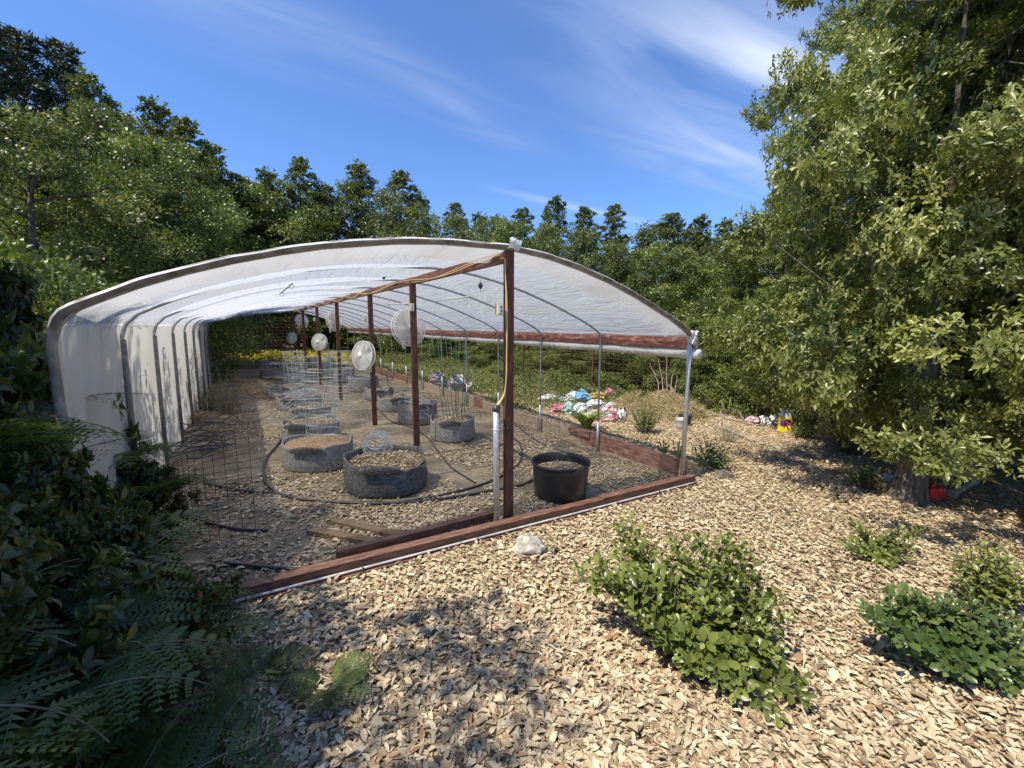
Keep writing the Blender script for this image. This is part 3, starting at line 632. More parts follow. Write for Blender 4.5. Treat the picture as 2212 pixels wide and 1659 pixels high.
fallen_cage((575, 935), (655, 888), .10, .20, 'galvanised wire cage lying on its side left of the grow bags', seed=1)
fallen_cage((625, 905), (700, 868), .12, .22, 'galvanised wire cage fallen across the third bag of the left row', seed=2, n=14, rings=14)
# coil of wire on the nearest bag
cw_ = empty('wire_coil', B0[1]+np.array([-.1, .1, B0[3]]), 'loose coil of thin grey wire resting on the rim of the nearest dark bag', 'wire coil'); mb = MB()
cp = on_y(813, 957, B0[1][1]+.22); ax = nrm(np.array([-fw[0], -fw[1], .55])); s1 = nrm(np.cross(ax, (0, 0, 1))); s2 = np.cross(s1, ax); rs = np.random.RandomState(4)
for i in range(26):
    o_ = cp+ax*(-.05+.004*i)+rs.normal(0, .014, 3); q_ = .165-.0035*i+rs.normal(0, .012)
    mb.tube([o_+(s1*math.cos(t)+s2*math.sin(t)*.92)*(q_+.006*math.sin(2*t+i)) for t in np.linspace(0, 6.28, 26, endpoint=False)], .0018, 4, closed=True)
child(mb, 'coil', M_wire, cw_)
# heap of crumpled wire on a back bag
hc = at(650, 885); e = empty('wire_heap', hc, 'tangled heap of crumpled galvanised mesh on the left row bags', 'wire heap'); mb = MB()
for i in range(46):
    o_ = hc+np.array([0, 0, .33])+rs.normal(0, 1, 3)*np.array([.17, .15, .06]); v1, v2 = nrm(rs.normal(0, 1, 3)), nrm(rs.normal(0, 1, 3))*.6; q_ = .10+.08*rs.rand()
    mb.tube([o_+(v1*math.cos(t)+v2*math.sin(t))*q_*np.array([1, 1, .6]) for t in np.linspace(0, 5.6, 14)], .0022, 4)
child(mb, 'tangle', M_wire, e)

# rusty field fence: curled sheets
def fence_sheet(path, h, label, name='mesh_roll', cat='wire mesh', m=M_rust, dz=.1, dx=.1, wr=.0016, lean=(0, 0), curl=0.0, group=None, z0=0.0, taper=0.0):
    P = smooth_path(path, 10); s = np.concatenate([[0], np.cumsum(np.linalg.norm(np.diff(P, axis=0), axis=1))]); Lt = s[-1]; mb = MB()
    def pt(t, z):
        u_ = t/Lt; z = z*(1-taper*u_**1.3)+taper*.06*math.sin(5*u_+z*9); x = np.interp(t, s, P[:, 0]); y = np.interp(t, s, P[:, 1]); k = z/h
        return (x+lean[0]*z+curl*k*k, y+lean[1]*z, gz(x, y)+z0+z+.02*math.sin(7*t+z*3))
    for z in np.arange(0, h+.001, dz): mb.tube([pt(t, z) for t in np.linspace(0, Lt, max(6, int(Lt/.08)))], wr, 4)
    for t in np.arange(0, Lt, dx): mb.tube([pt(t, z) for z in np.linspace(0, h, 5)], wr, 4)
    o_ = np.array([P[0][0], P[0][1], gz(P[0][0], P[0][1])]); return tag(mb.build(name, m, loc=o_), label, cat, group)
w0 = at(555, 1175)
fence_sheet([(w0[0], w0[1]), (w0[0]-.12, w0[1]+.02), (w0[0]-.32, w0[1]+.15), (w0[0]-.5, w0[1]+.45), (w0[0]-.62, w0[1]+.8), (w0[0]-.55, w0[1]+1.15)], .92, 'rusty wire mesh sheet standing on edge in a curve near the left wall', dx=.085, dz=.042, taper=.72, wr=.0019)
fallen_cage((520, 1000), (470, 925), .27, .30, 'rusty round roll of field fence lying among the hoses', m=M_rust, seed=1, n=14, rings=16)
fallen_cage((555, 930), (505, 880), .32, .36, 'rusty round roll of field fence farther back by the weeds', m=M_rust, seed=2, n=14, rings=18)
fallen_cage((575, 872), (540, 835), .35, .40, 'rusty curled field fence at the left of the bag rows', m=M_rust, seed=3, n=12, rings=12)
# wire along the right boards
for (a, b, hh, lb) in ((1.9, 4.0, .55, 'rusty wire mesh leaning on the grey knee board inside the right side'), (.62, 1.9, .34, 'short rusty wire mesh curled against the red knee board'), (4.05, 7.0, .5, 'rusty wire mesh along the back part of the right knee board')):
    fence_sheet([(XR-.10-.03*math.sin(t*3), Y0+t) for t in np.linspace(a, b, 8)], hh, lb, dx=.11, dz=.11, lean=(.05, -.12), curl=-.10, wr=.0018, z0=.03)

# ------------------------------------------------------------------ STAKES
def stake(u0, v0, u1, v1, Y, label, m=M_stake, r_=.0045, zb=None):
    B = on_y(u0, v0, Y); T = on_y(u1, v1, Y+.1*random.uniform(-1, 1)); d = nrm(T-B); 
    mb = MB().tube([B-d*.1, B*.5+T*.5+np.array([.004, 0, 0]), T], np.array([r_, r_, r_*.75]), 6)
    tag(mb.build('plant_stake', m, loc=B, smooth=True), label, 'stake', 'green plant stakes in the grow bags')
sy = M1[1][1]; ends = [(966, 948, 930, 715), (972, 950, 943, 722), (978, 950, 950, 735), (984, 949, 962, 726), (990, 950, 973, 735), (985, 951, 985, 712), (988, 950, 992, 720), (993, 950, 1008, 705), (996, 948, 1003, 712), (975, 949, 1034, 770), (998, 949, 1012, 760)]
for i, q_ in enumerate(ends):
    mb_l = ['first', 'second', 'third', 'fourth', 'fifth', 'sixth', 'seventh', 'eighth', 'ninth', 'tenth', 'eleventh'][i]
    stake(*q_[:4], sy+random.uniform(-.12, .12), 'green stake in the front right bag, %s of the bundle counting from the left' % mb_l if i < 9 else ('green stake leaning far right out of the front right bag' if i == 9 else 'short green stake at the right edge of the bundle'))
for q_, lb in (((893, 893, 938, 715, 6.6), 'thin stake slanting right from the bag behind the second post'), ((905, 895, 890, 730, 6.7), 'thin stake nearly upright behind the second post'),
               ((846, 868, 818, 730, 8.2), 'thin green stake slanting left between second and third posts'), ((850, 866, 806, 700, 8.3), 'long thin green stake leaning left between second and third posts'),
               ((700, 862, 722, 740, 8.6), 'thin stake leaning right in the left row cages')):
    stake(*q_, lb)

# ------------------------------------------------------------------ HOSES, LUMBER
def ghose(pts, r_, label, name='hose', m=M_hose):
    P = smooth_path([at(*p)+np.array([0, 0, r_+.008]) for p in pts], 8); c_ = P[0].copy()
    return tag(MB().tube(P, r_, 8).build(name, m, loc=c_, smooth=True), label, 'hose')
ghose([(621, 928), (612, 945), (596, 968), (577, 990), (570, 1015), (573, 1042), (592, 1064), (630, 1080), (700, 1087), (770, 1091), (840, 1092), (920, 1086), (1000, 1075), (1070, 1062), (1100, 1056), (1130, 1050), (1150, 1040)], .0145, 'thick black hose looping round the front grow bags')
ghose([(440, 1046), (480, 1056), (540, 1066), (600, 1070), (640, 1080)], .013, 'black hose piece joining the loop from the left')
ghose([(862, 1089), (930, 1078), (1000, 1062), (1040, 1050), (1075, 1036), (1105, 1018), (1124, 998), (1127, 975), (1118, 955), (1100, 942)], .0125, 'black hose curving behind the white pipe towards the back')
ghose([(814, 883), (846, 912), (891, 926), (923, 947), (950, 982), (977, 1014), (1027, 1046)], .010, 'grey thin hose winding between the bags to the first post')
ghose([(400, 1112), (430, 1128), (500, 1146), (578, 1151)], .013, 'short black hose end by the rusty mesh')
ghose([(485, 1222), (560, 1230), (640, 1236), (700, 1236)], .014, 'straight black hose ending at the inner lumber')
ghose([(1100, 908), (1150, 948), (1190, 968), (1240, 985)], .011, 'dark hose lying along the foot of the right boards')
for i, (u, v) in enumerate(((455, 960), (430, 940), (470, 925), (420, 985), (440, 1000))):
    c_ = at(u, v); rs = np.random.RandomState(i); P = []
    for k in range(22):
        a = k*.55+i; q_ = .24+.08*math.sin(k*.9+i); P.append((c_[0]+q_*1.1*math.cos(a), c_[1]+q_*1.5*math.sin(a), gz(c_[0], c_[1])+.05+.05*i*.6+.05*math.sin(k*1.3+i)+.004*k))
    tag(MB().tube(smooth_path(P, 5), .009, 6).build('hose', M_hose if i % 2 else mat('dull_hose', (.07, .065, .06), .6), loc=c_, smooth=True), ['dark looped hose tangle at the foot of the left wall, nearest the posts', 'black looped hose lying against the left wall film', 'upper loop of the hose tangle near the left wall', 'lower loop of the hose tangle next to the ferns', 'front loop of the hose tangle by the rusty roll'][i], 'hose')
def lumber(a, b, w_, h_, label, m=M_lumber, lift=0):
    A = at(*a); B = at(*b); c_ = (A+B)/2+np.array([0, 0, h_/2+.008+lift]); d = B-A
    mb = MB().box(c_, (np.linalg.norm(d), w_, h_), X=d)
    o = mb.build('lumber', m, loc=c_-np.array([0, 0, h_/2]), bevel=.004); return tag(o, label, 'board')
lumber((728, 1213), (1066, 1122), .075, .075, 'long red timber lying inside the front sill', M_woodx)
lumber((670, 1152), (832, 1182), .08, .04, 'raw brown board end nearest the left of the red timber')
lumber((722, 1131), (880, 1168), .08, .04, 'second raw brown board beside the first, behind it')

# ------------------------------------------------------------------ ROCK
def rock(c_, size, label, seed):
    rs = np.random.RandomState(seed); k = rs.normal(0, 1, (14, 3)); ph = rs.rand(14)*6; mb = MB(); n = 40
    def f(a, b):
        th = a*2*math.pi; p_ = b*math.pi; v = np.array([math.sin(p_)*math.cos(th), math.sin(p_)*math.sin(th), math.cos(p_)])
        q_ = 1+sum(.11/(1+i*.25)*math.sin((2+i*.45)*(k[i]@v)+ph[i]) for i in range(14)); q_ -= .22*math.exp(-((k[0]@v-.1)/.18) ** 2)
        return c_+v*q_*np.array(size)
    mb.grid(f, n, 24); return tag(mb.build('rock', M_rock, loc=c_, smooth=True), label, 'rock')
rc = at(1157, 1212); rock(rc+np.array([.02, .10, .055]), (.125, .10, .085), 'pale rough granite rock on the leaves below the front sill', 3)

# ------------------------------------------------------------------ TREES
def crown_pts(kind, H, Rr, z0, nl, sub, per, g, ssc=1.0):
    """positions + outward dirs of leaf sites, in clumps within lobes"""
    P = []; D = []; lob = []; global LT; LT = []
    for i in range(nl):
        t = (i+.5)/nl
        if kind == 'cone': t = t**1.05; prof_ = (1-t)**.62*.98+.03
        elif kind == 'fir': t = t**1.5; prof_ = (1-t)**.95+.03
        elif kind == 'low': prof_ = math.sqrt(max(0.05, 1-(t*1.0)**2))
        else: prof_ = math.sqrt(max(.04, 1-(2*t-.85)**2/1.4))
        a = i*2.399+g.uniform(-.4, .4); rad = Rr*prof_*(g.uniform(.3, 1.15) if kind != 'fir' else g.uniform(.5, 1.15))
        c_ = np.array([rad*math.cos(a), rad*math.sin(a), z0+(H-z0)*t]); s = ssc*Rr*(.42-.2*t)*g.uniform(.7, 1.25)
        if kind in ('cone', 'fir'): s = ssc*Rr*((.31-.17*t) if kind == 'cone' else (.36-.22*t))*g.uniform(.75, 1.2)
        lob.append((c_, s)); lt = g.normal(0, .12); ns = max(9, int(sub*(s/(Rr*.35))**1.3))
        u_ = rv(ns, g); u_[:, 2] = u_[:, 2]*.75+.18; sc_ = c_+u_*s*g.uniform(.45, 1.0, (ns, 1))*np.array([1, 1, .78 if kind != 'fir' else .4])
        for q_ in sc_:
            n = per; LT.append(np.full(n, lt+g.normal(0, .06))); off = g.normal(0, 1, (n, 3))*s*np.array([.15, .15, .115]); P.append(q_+off)
            D.append(nrm(nrm(q_-c_)*.6+nrm(off)*.6+np.array([0, 0, .35])+nrm(np.array([q_[0], q_[1], .0]))*.4))
    return np.concatenate(P), np.concatenate(D), lob
def limbs(trunk_h, r0, H, lob, g, nb=14, lean=(0, 0)):
    mb = MB(); pts = [(lean[0]*z+.05*math.sin(z*.9), lean[1]*z+.05*math.sin(z*1.3+1), z) for z in np.linspace(-.15, trunk_h, 9)]
    rr = np.linspace(r0*1.15, r0*.25, 9); rr[0] *= 1.25; mb.tube(pts, rr, 12)
    for c_, s in [lob[i] for i in g.choice(len(lob), min(nb, len(lob)), replace=False)]:
        z = max(.3, c_[2]-np.hypot(c_[0], c_[1])*.5); z = min(z, trunk_h*.92); p0 = np.array([lean[0]*z, lean[1]*z, z]); m_ = (p0+c_)/2+np.array([0, 0, -.08])
        mb.tube([p0, m_, c_], np.array([r0*.3, r0*.18, r0*.06]), 6)
    return mb
protos = {}
def proto(key, kind, H, Rr, z0, nl, sub, per, Lf, Wf, m, seed, r0=.16, whorl=0, ssc=1.0, T=T4):
    g = np.random.default_rng(seed); P, D, lob = crown_pts(kind, H, Rr, z0, nl, sub, per, g, ssc); n = len(P)
    if whorl:
        ax = nrm(D+g.normal(0, .25, D.shape)); ref = nrm(np.cross(ax, rv(n, g))); ref2 = np.cross(ax, ref); PP = []; DD = []; NN = []; TT = []
        tint0 = g.normal(.45, .13, n)+np.concatenate(LT)
        for k in range(whorl):
            a = k*2.399+g.uniform(-.3, .3, n); rd = ref*np.cos(a)[:, None]+ref2*np.sin(a)[:, None]; el = .1+.7*(k/whorl)+g.uniform(-.3, .3, n)
            DD.append(nrm((rd+g.normal(0, .2, rd.shape))*np.cos(el)[:, None]+ax*np.sin(el)[:, None])); NN.append(nrm(ax-rd*.3)); PP.append(P-ax*(.05*(1-k/whorl))[..., None] if False else P-ax*.045*(1-k/whorl)); TT.append(tint0+g.normal(0, .08, n))
        P = np.concatenate(PP); D = np.concatenate(DD); NM = np.concatenate(NN); tn = np.concatenate(TT); n = len(P)
    else:
        D2 = nrm(D+g.normal(0, .7, D.shape)); NM = nrm(D*.75+g.normal(0, .38, D.shape)+np.array([-.05, 0, .45])); D = D2; tn = g.normal(.45, .17, n)+np.concatenate(LT)
    cr_ = leaf_mesh('crown', P, D, NM, Lf*g.uniform(.55, 1.3, n), Wf*g.uniform(.75, 1.2, n), tn, m, T, link=False)
    tr_ = limbs(H*(.9 if kind == 'fir' else .78), r0, H, lob, g).build('trunk', M_bark, smooth=True); me = tr_.data; bpy.data.objects.remove(tr_)
    cm = cr_.data; bpy.data.objects.remove(cr_); protos[key] = (cm, me, H, Rr)
proto('oak1', 'round', 9, 2.6, .6, 50, 34, 22, .125, .07, M_olive, 1)
proto('oak2', 'round', 8, 2.6, .4, 46, 34, 22, .12, .07, M_bright, 2)
proto('cone1', 'cone', 12, 2.3, .8, 105, 26, 17, .13, .075, M_olive, 3, .12)
proto('cone2', 'cone', 12, 2.0, .8, 100, 26, 17, .13, .075, M_olive, 4, .12)
proto('fir', 'fir', 14, 2.8, .8, 130, 22, 20, .22, .055, M_dark, 5)
proto('shrub', 'low', 2.0, 1.2, .15, 26, 16, 16, .085, .05, M_bright, 6, .04)
proto('shrub2', 'low', 1.6, 1.0, .1, 22, 16, 16, .07, .04, M_olive, 7, .03)
def tree(key, x, y, H, label, group, Rr=None, cat='tree', rz=None, name=None, mirror=False):
    cm, tm, H0, R0 = protos[key]; e = empty(name or {'f': 'fir_tree', 'c': 'evergreen_tree', 'o': 'oak_tree', 's': 'shrub', 'n': 'tanoak_tree'}[key[0]], (x, y, gz(x, y)), label, cat, group)
    sz = H/H0; sx = (Rr/R0) if Rr else sz
    for nm_, me in (('crown', cm), ('trunk' if cat == 'tree' else 'stems', tm)):
        o = bpy.data.objects.new(nm_, me); col.objects.link(o); o.parent = e
    e.scale = (sx, sx, sz); e.rotation_euler = (0, 0, random.uniform(0, 6.28) if rz is None else rz); return e
def tree_at(key, u, vtop, D, lab, grp, rpx=None, **k):
    if 420 < u < 800: D = max(D, 30)
    p = at_dist(u, vtop, D); H = p[2]-gz(p[0], p[1]); Rr = (rpx/FOC*depth(p)) if rpx else None
    return tree(key, p[0], p[1], H, lab, grp, Rr, **k)
ORD = ['first', 'second', 'third', 'fourth', 'fifth', 'sixth', 'seventh', 'eighth', 'ninth', 'tenth', 'eleventh', 'twelfth', 'thirteenth', 'fourteenth', 'fifteenth', 'sixteenth', 'seventeenth', 'eighteenth', 'nineteenth', 'twentieth', '21st', '22nd', '23rd', '24th', '25th', '26th', '27th', '28th', '29th', '30th', '31st', '32nd', '33rd']
# skyline trees, left to right: (key, u, vtop, distance, halfwidth px)
sky_row = [('fir', -70, 20, 17, 150), ('fir', 35, 70, 20, 110), ('fir', 128, 95, 20, 95), ('cone1', 190, 165, 18, 90), ('cone2', 262, 255, 22, 70), ('cone1', 330, 222, 21, 80), ('cone2', 395, 262, 20, 75), ('cone1', 455, 318, 22, 75), ('cone2', 515, 380, 25, 60),
           ('cone1', 575, 370, 27, 60), ('cone2', 645, 345, 28, 55), ('cone1', 700, 400, 28, 60), ('cone1', 775, 357, 28, 70), ('cone2', 862, 375, 27, 62), ('cone1', 905, 425, 29, 55), ('cone2', 985, 440, 29, 45), ('cone1', 1035, 465, 30, 50), ('cone1', 1075, 470, 29, 50),
           ('cone2', 1127, 452, 27, 50), ('cone1', 1200, 430, 24, 58), ('cone2', 1265, 450, 24, 48), ('cone2', 1325, 445, 23, 48), ('cone1', 1395, 500, 24, 50), ('cone2', 1455, 462, 22, 60), ('cone1', 1512, 470, 21, 60), ('cone1', 1570, 478, 20, 62), ('cone2', 1630, 490, 19, 70)]
for i, (k, u, v, D, rp) in enumerate(sky_row):
    kind = {'f': 'dark conifer', 'c': 'pointed evergreen'}[k[0]]
    tree_at(k, u, v, D, '%s on the skyline, %s tree top from the left edge' % (kind, ORD[i]), 'trees along the skyline', rp*1.6)
mid_row = [('oak1', 40, 250, 12.5, 170), ('oak2', 150, 330, 14, 120), ('oak1', 215, 240, 16, 110), ('oak2', 290, 300, 15, 120), ('oak2', 372, 320, 16.5, 100), ('oak1', 440, 345, 18, 90), ('oak1', 548, 468, 18.5, 90), ('oak2', 618, 430, 22, 80), ('oak1', 690, 455, 23, 70), ('oak1', 760, 430, 24, 75), ('oak1', 835, 450, 24, 70), ('oak2', 905, 480, 23, 60),
           ('oak1', 985, 500, 24, 60), ('oak2', 1060, 500, 23, 60), ('oak2', 1120, 510, 22, 60), ('oak1', 1185, 520, 21, 60), ('oak1', 1255, 530, 18, 70), ('oak1', 1330, 560, 17, 70), ('oak2', 1400, 560, 17, 75), ('oak1', 1470, 545, 17, 80), ('oak2', 1545, 560, 16, 85), ('oak1', 1620, 540, 15, 90)]
for i, (k, u, v, D, rp) in enumerate(mid_row):
    tree_at(k, u, v-(28 if 500 < u < 1450 else 0), D, '%s below the skyline trees, %s of its row from the left' % ('broad olive evergreen' if k == 'oak1' else 'bright green bushy tree', ORD[i]), 'bushy trees in front of the skyline row', rp*1.25)
# thick wood behind
wi = 0
for a in np.linspace(-30, 108, 30):
    D = 36+3*math.sin(a*1.7); x, y = D*math.sin(R(a)), D*math.cos(R(a)); wi += 1
    tree('cone1' if wi % 2 else 'oak1', x, y, 9.5 if 10 < a < 70 else 11.0, 'tree of the dense wood behind everything, seen only through gaps', 'background wood', 3.6)
# low dark understory behind the garden, with shrubs
low = [(1150, 760, 15.5, 70, 'oak2'), (1235, 735, 15, 80, 'oak1'), (1330, 720, 14.5, 80, 'oak2'), (1420, 700, 14, 90, 'oak1'), (1510, 690, 13.5, 90, 'oak2'), (1600, 680, 13, 100, 'oak1'), (1690, 620, 12, 110, 'oak2'), (1060, 740, 18, 60, 'oak1'), (560, 690, 25, 50, 'oak2'), (520, 640, 23.6, 50, 'oak2'), (700, 690, 26.5, 50, 'oak2'), (790, 700, 26, 50, 'oak1'), (870, 700, 24, 50, 'oak2'), (960, 715, 21, 60, 'oak1')]
for i, (u, v, D, rp, k) in enumerate(sorted(low)):
    tree_at(k, u, v, D, 'low leafy tree touching the ground behind the garden, %s from the left' % ORD[i], 'low trees edging the clearing', rp)
shr = [(1140, 800, 13, 45), (1200, 800, 12.5, 45), (1250, 812, 12, 40), (1330, 815, 13, 45), (1440, 800, 12.6, 40), (1500, 800, 12.2, 45), (1560, 815, 12, 45), (1600, 800, 11.6, 60), (1660, 790, 11.2, 60), (1710, 800, 11, 60), (1760, 790, 10.6, 60), (1800, 820, 10.2, 50)]
for i, (u, v, D, rp) in enumerate(shr):
    tree_at('shrub' if i % 2 else 'shrub2', u, v, D, 'leafy green shrub along the back of the leaf covered yard, %s from the left' % ORD[i], 'shrubs along the back of the yard', rp, cat='shrub')
# shrubs between the left wall and the trees
for i, (x, y, H, Rr) in enumerate([(-1.9, 3.7, 2.15, .8), (-2.2, 5.1, 2.5, 1.1), (-2.0, 6.6, 2.3, .9), (-2.3, 8.2, 2.5, 1.0), (-2.1, 10.2, 2.3, 1.0), (-2.2, 12.5, 2.4, 1.0)]):
    tree('shrub', x, y, H, 'tall bright shrub pressed against the outside of the left wall, %s from the front' % ORD[i], 'shrubs outside the left wall', Rr, cat='shrub')
# trees on the left that throw the shade
for i, (x, y, H, Rr) in enumerate([(-4.8, -2.0, 6.6, 2.1), (-4.5, 1.0, 7.1, 2.1), (-4.5, 3.5, 7.7, 1.9), (-5.6, 7.6, 6.6, 1.8)]):
    tree('oak1', x, y, H, 'tall evergreen at the left edge of the clearing, %s counting from behind the camera' % ORD[i], 'evergreens at the left edge', Rr)

# big trees on the right, whorled leaves
proto('near1', 'round', 7.5, 2.2, .75, 90, 34, 10, .076, .031, M_pale, 21, .05, whorl=6, T=T6O, ssc=.72)
proto('near2', 'cone', 9.0, 2.2, .4, 100, 32, 10, .076, .031, M_pale, 22, .05, whorl=6, T=T6O, ssc=.72)
tp = at(1962, 1086)
def pd(u, D):
    p = at_dist(u, 700, D); return p[0], p[1]
right = [('near1', tp[0]+.15, tp[1]+.05, 8.5, 1.75, 'nearest big tree on the right with a bare mottled trunk'),
         ('near2', *pd(2110, 8.6), 9.5, 2.2, 'big leafy evergreen right behind the bare trunk'),
         ('near2', *pd(1940, 8.9), 8.2, 1.35, 'big evergreen whose crown ends left of the bare trunk'),
         ('near2', *pd(1835, 13.0), 8.4, 1.9, 'medium evergreen behind the yellow feed bag'),
         ('near2', *pd(2290, 6.6), 8.0, 1.9, 'big evergreen at the right edge of the photo'),
         ('near2', *pd(2010, 10.8), 11, 2.6, 'tall evergreen deep in the right hand grove'),
         ('near1', *pd(1900, 14), 10.8, 2.9, 'tall evergreen deep behind the yellow feed bag'),
         ('near2', *pd(1690, 13.5), 6.6, 2.0, 'evergreen filling the corner behind the right shrubs'),
         ('near1', *pd(2090, 8.2), 10.0, 2.1, 'dense evergreen filling the gap above the bare trunk'),
         ('near1', *pd(2260, 9.5), 10.5, 2.4, 'dense evergreen behind the tree at the right edge'),
         ('near1', *pd(2170, 12), 9.0, 3.0, 'evergreen farthest right in the dark grove')]
rt_trees = [tree(k, x, y, H, lb, 'large evergreens on the right', Rr, name='tanoak_tree', rz=random.uniform(0, 6.28)) for k, x, y, H, Rr, lb in right]
# bare trunk of the nearest tree
mb = MB(); rs = np.random.RandomState(2)
zz = np.linspace(-.05, 2.0, 16); P = [(tp[0]-.0+.02*math.sin(z*3)+.06*z, tp[1]+.02*z, tp[2]+z) for z in zz]
rad = np.array([.135*(1+.35*math.exp(-z*7))*(1-.12*z) for z in zz])
mb.tube(P, rad, 26); o = mb.build('tree_trunk', M_bark, smooth=True, loc=tp)
me = o.data; rs = np.random.RandomState(5)
for v in me.vertices:
    a = math.atan2(v.co.y, v.co.x-.06*v.co.z); k_ = 1+.07*math.sin(7*a+v.co.z*2)+.05*math.sin(13*a-v.co.z*3)*1+.04*math.sin(v.co.z*17+3*a); cx = .06*v.co.z; v.co.x = cx+(v.co.x-cx)*k_; v.co.y *= k_
o.name = 'trunk_base'; o.parent = rt_trees[0]; bpy.context.view_layer.update(); o.matrix_parent_inverse = rt_trees[0].matrix_world.inverted()
for i, (x, y, hx, hy) in enumerate([(8.6, 2.0, .5, .2), (8.3, 1.2, .3, .3), (8.9, .6, .6, .1), (9.6, 2.6, .5, .4), (9.8, 1.6, .2, -.5)]):
    P = smooth_path([(x, y, gz(x, y)-.05), (x+hx*.3, y+hy*.2, 1.0), (x+hx*.7, y+hy*.8, 2.0), (x+hx, y+hy, 3.6)], 5)
    tag(MB().tube(P, np.linspace(.06, .03, len(P)), 8).build('leaning_sapling', M_bark, loc=(x, y, gz(x, y)), smooth=True), 'slim leaning stem in the dark shade behind the bare trunk, %s from the front' % ORD[i], 'sapling', 'slim stems in the dark grove')

# ------------------------------------------------------------------ BUSHES
def bush(u, v, wpx, hpx, label, nst, nlf, Lf, m=M_bush, name='bush', seed=0, T=T8, asp=.52, spread=1.0, cat='bush', upb=.55, dep=.8):
    g = np.random.default_rng(seed); c_ = at(u, v); d = depth(c_); W = wpx/FOC*d/2*spread; H = hpx/FOC*d; hd = nrm(np.array([fw[0], fw[1], 0])); c_ = c_+hd*W*.55; c_[2] = gz(c_[0], c_[1])
    e = empty(name, c_, label, cat); P = []; D = []; NM = []; TT = []; LL = []; sb = MB()
    for i in range(nst):
        a = g.uniform(0, 6.28); q_ = math.sqrt(g.uniform(.0, 1)); tip = np.array([W*q_*math.cos(a), W*dep*q_*math.sin(a), H*(g.uniform(upb, 1.02))*math.sqrt(max(.12, 1-.72*q_*q_))])
        base = np.array([tip[0]*.22, tip[1]*.22, 0]); mid = np.array([tip[0]*.62, tip[1]*.62, tip[2]*.5]); t_ = np.linspace(0, 1, 9)[:, None]
        path = (1-t_)**2*base+2*t_*(1-t_)*mid+t_**2*tip; sb.tube(path, np.linspace(.0045, .0018, 9)*(Lf/.06), 5, cap=False); tn0 = g.normal(.42, .15)
        for k in range(nlf):
            tt = 1-(k/nlf)**1.1*.82; p = (1-tt)**2*base+2*tt*(1-tt)*mid+tt**2*tip; ax = nrm(2*(1-tt)*(mid-base)+2*tt*(tip-mid)); s1 = nrm(np.cross(ax, (0.3, .2, 1))); s2 = np.cross(s1, ax); az = k*2.4+g.uniform(-.3, .3)
            rd = s1*math.cos(az)+s2*math.sin(az); l_ = min(1, .35+k*.18); P.append(p+rd*.004); dd = nrm(rd*.85+ax*(.75 if k < 3 else .4)+np.array([0, 0, .08])); D.append(dd); NM.append(nrm(ax*.8+np.array([0, 0, .6])+g.normal(0, .15, 3))); TT.append(tn0+g.normal(0, .1)+(.25 if k < 2 else 0)); LL.append(Lf*l_*g.uniform(.8, 1.15))
    LL = np.array(LL)
    leaf_mesh('foliage', np.array(P), np.array(D), np.array(NM), LL, LL*asp, np.array(TT), m, T, e); sb.build('stems', M_twig, e)
    return e
def bush_in(poly, base, zmax, label, nst, nlf, Lf, m, seed, asp=.56, zmin=.05):
    """spreading bush whose shoot tips fill an outline laid over the ground, low in front and high behind"""
    g = np.random.default_rng(seed); poly = np.array(poly, float); v0, v1 = poly[:, 1].max(), poly[:, 1].min(); c_ = at(*base); e = empty('bush', c_, label, 'bush'); sb = MB(); P = []; D = []; NM = []; TT = []; LL = []
    def inside(u, v):
        c = False; j = len(poly)-1
        for i in range(len(poly)):
            if (poly[i, 1] > v) != (poly[j, 1] > v) and u < (poly[j, 0]-poly[i, 0])*(v-poly[i, 1])/(poly[j, 1]-poly[i, 1])+poly[i, 0]: c = not c
            j = i
        return c
    n_ = 0
    while n_ < nst:
        u, v = g.uniform(poly[:, 0].min(), poly[:, 0].max()), g.uniform(v1, v0)
        if n_ < len(poly)*1 and True: u, v = poly[n_]*.93+np.array(poly.mean(0))*.07
        elif not inside(u, v): continue
        z = zmin+(zmax-zmin)*((v0-v)/(v0-v1))*g.uniform(.8, 1.1); d_ = ray(u, v); t_ = (z+gz(c_[0], c_[1])-1.7)/d_[2]; tip = EYE+d_*t_+np.array([fw[0], fw[1], 0])*g.normal(0, .05)-c_; n_ += 1
        base_ = tip*np.array([.18, .18, 0])+np.array([0, 0, -.01]); mid = np.array([tip[0]*.62, tip[1]*.62, tip[2]*.6+.03]); t = np.linspace(0, 1, 9)[:, None]
        sb.tube((1-t)**2*base_+2*t*(1-t)*mid+t**2*tip, np.linspace(.0038, .0015, 9), 5, cap=False); tn0 = g.normal(.42, .15); ln = np.linalg.norm(tip)
        for k in range(nlf):
            tt = 1-min(.85, k*.022/max(ln, .1)*1.15); p = (1-tt)**2*base_+2*tt*(1-tt)*mid+tt**2*tip; ax = nrm(2*(1-tt)*(mid-base_)+2*tt*(tip-mid)); s1 = nrm(np.cross(ax, (0.3, .2, 1))); s2 = np.cross(s1, ax); az = k*2.4+g.uniform(-.4, .4)
            rd = s1*math.cos(az)+s2*math.sin(az); P.append(p); D.append(nrm(rd*.8+ax*(.95 if k < 3 else .45)+np.array([0, 0, .12])+g.normal(0, .12, 3))); NM.append(nrm(ax*.75+np.array([-.1, -.1, .6])+g.normal(0, .25, 3))); TT.append(tn0+g.normal(0, .13)+(.25 if k < 3 else 0)); LL.append(Lf*min(1, .45+k*.16)*g.uniform(.7, 1.2))
    LL = np.array(LL); leaf_mesh('foliage', np.array(P), np.array(D), np.array(NM), LL, LL*asp, np.array(TT), m, TO, e); sb.build('stems', M_twig, e); return e
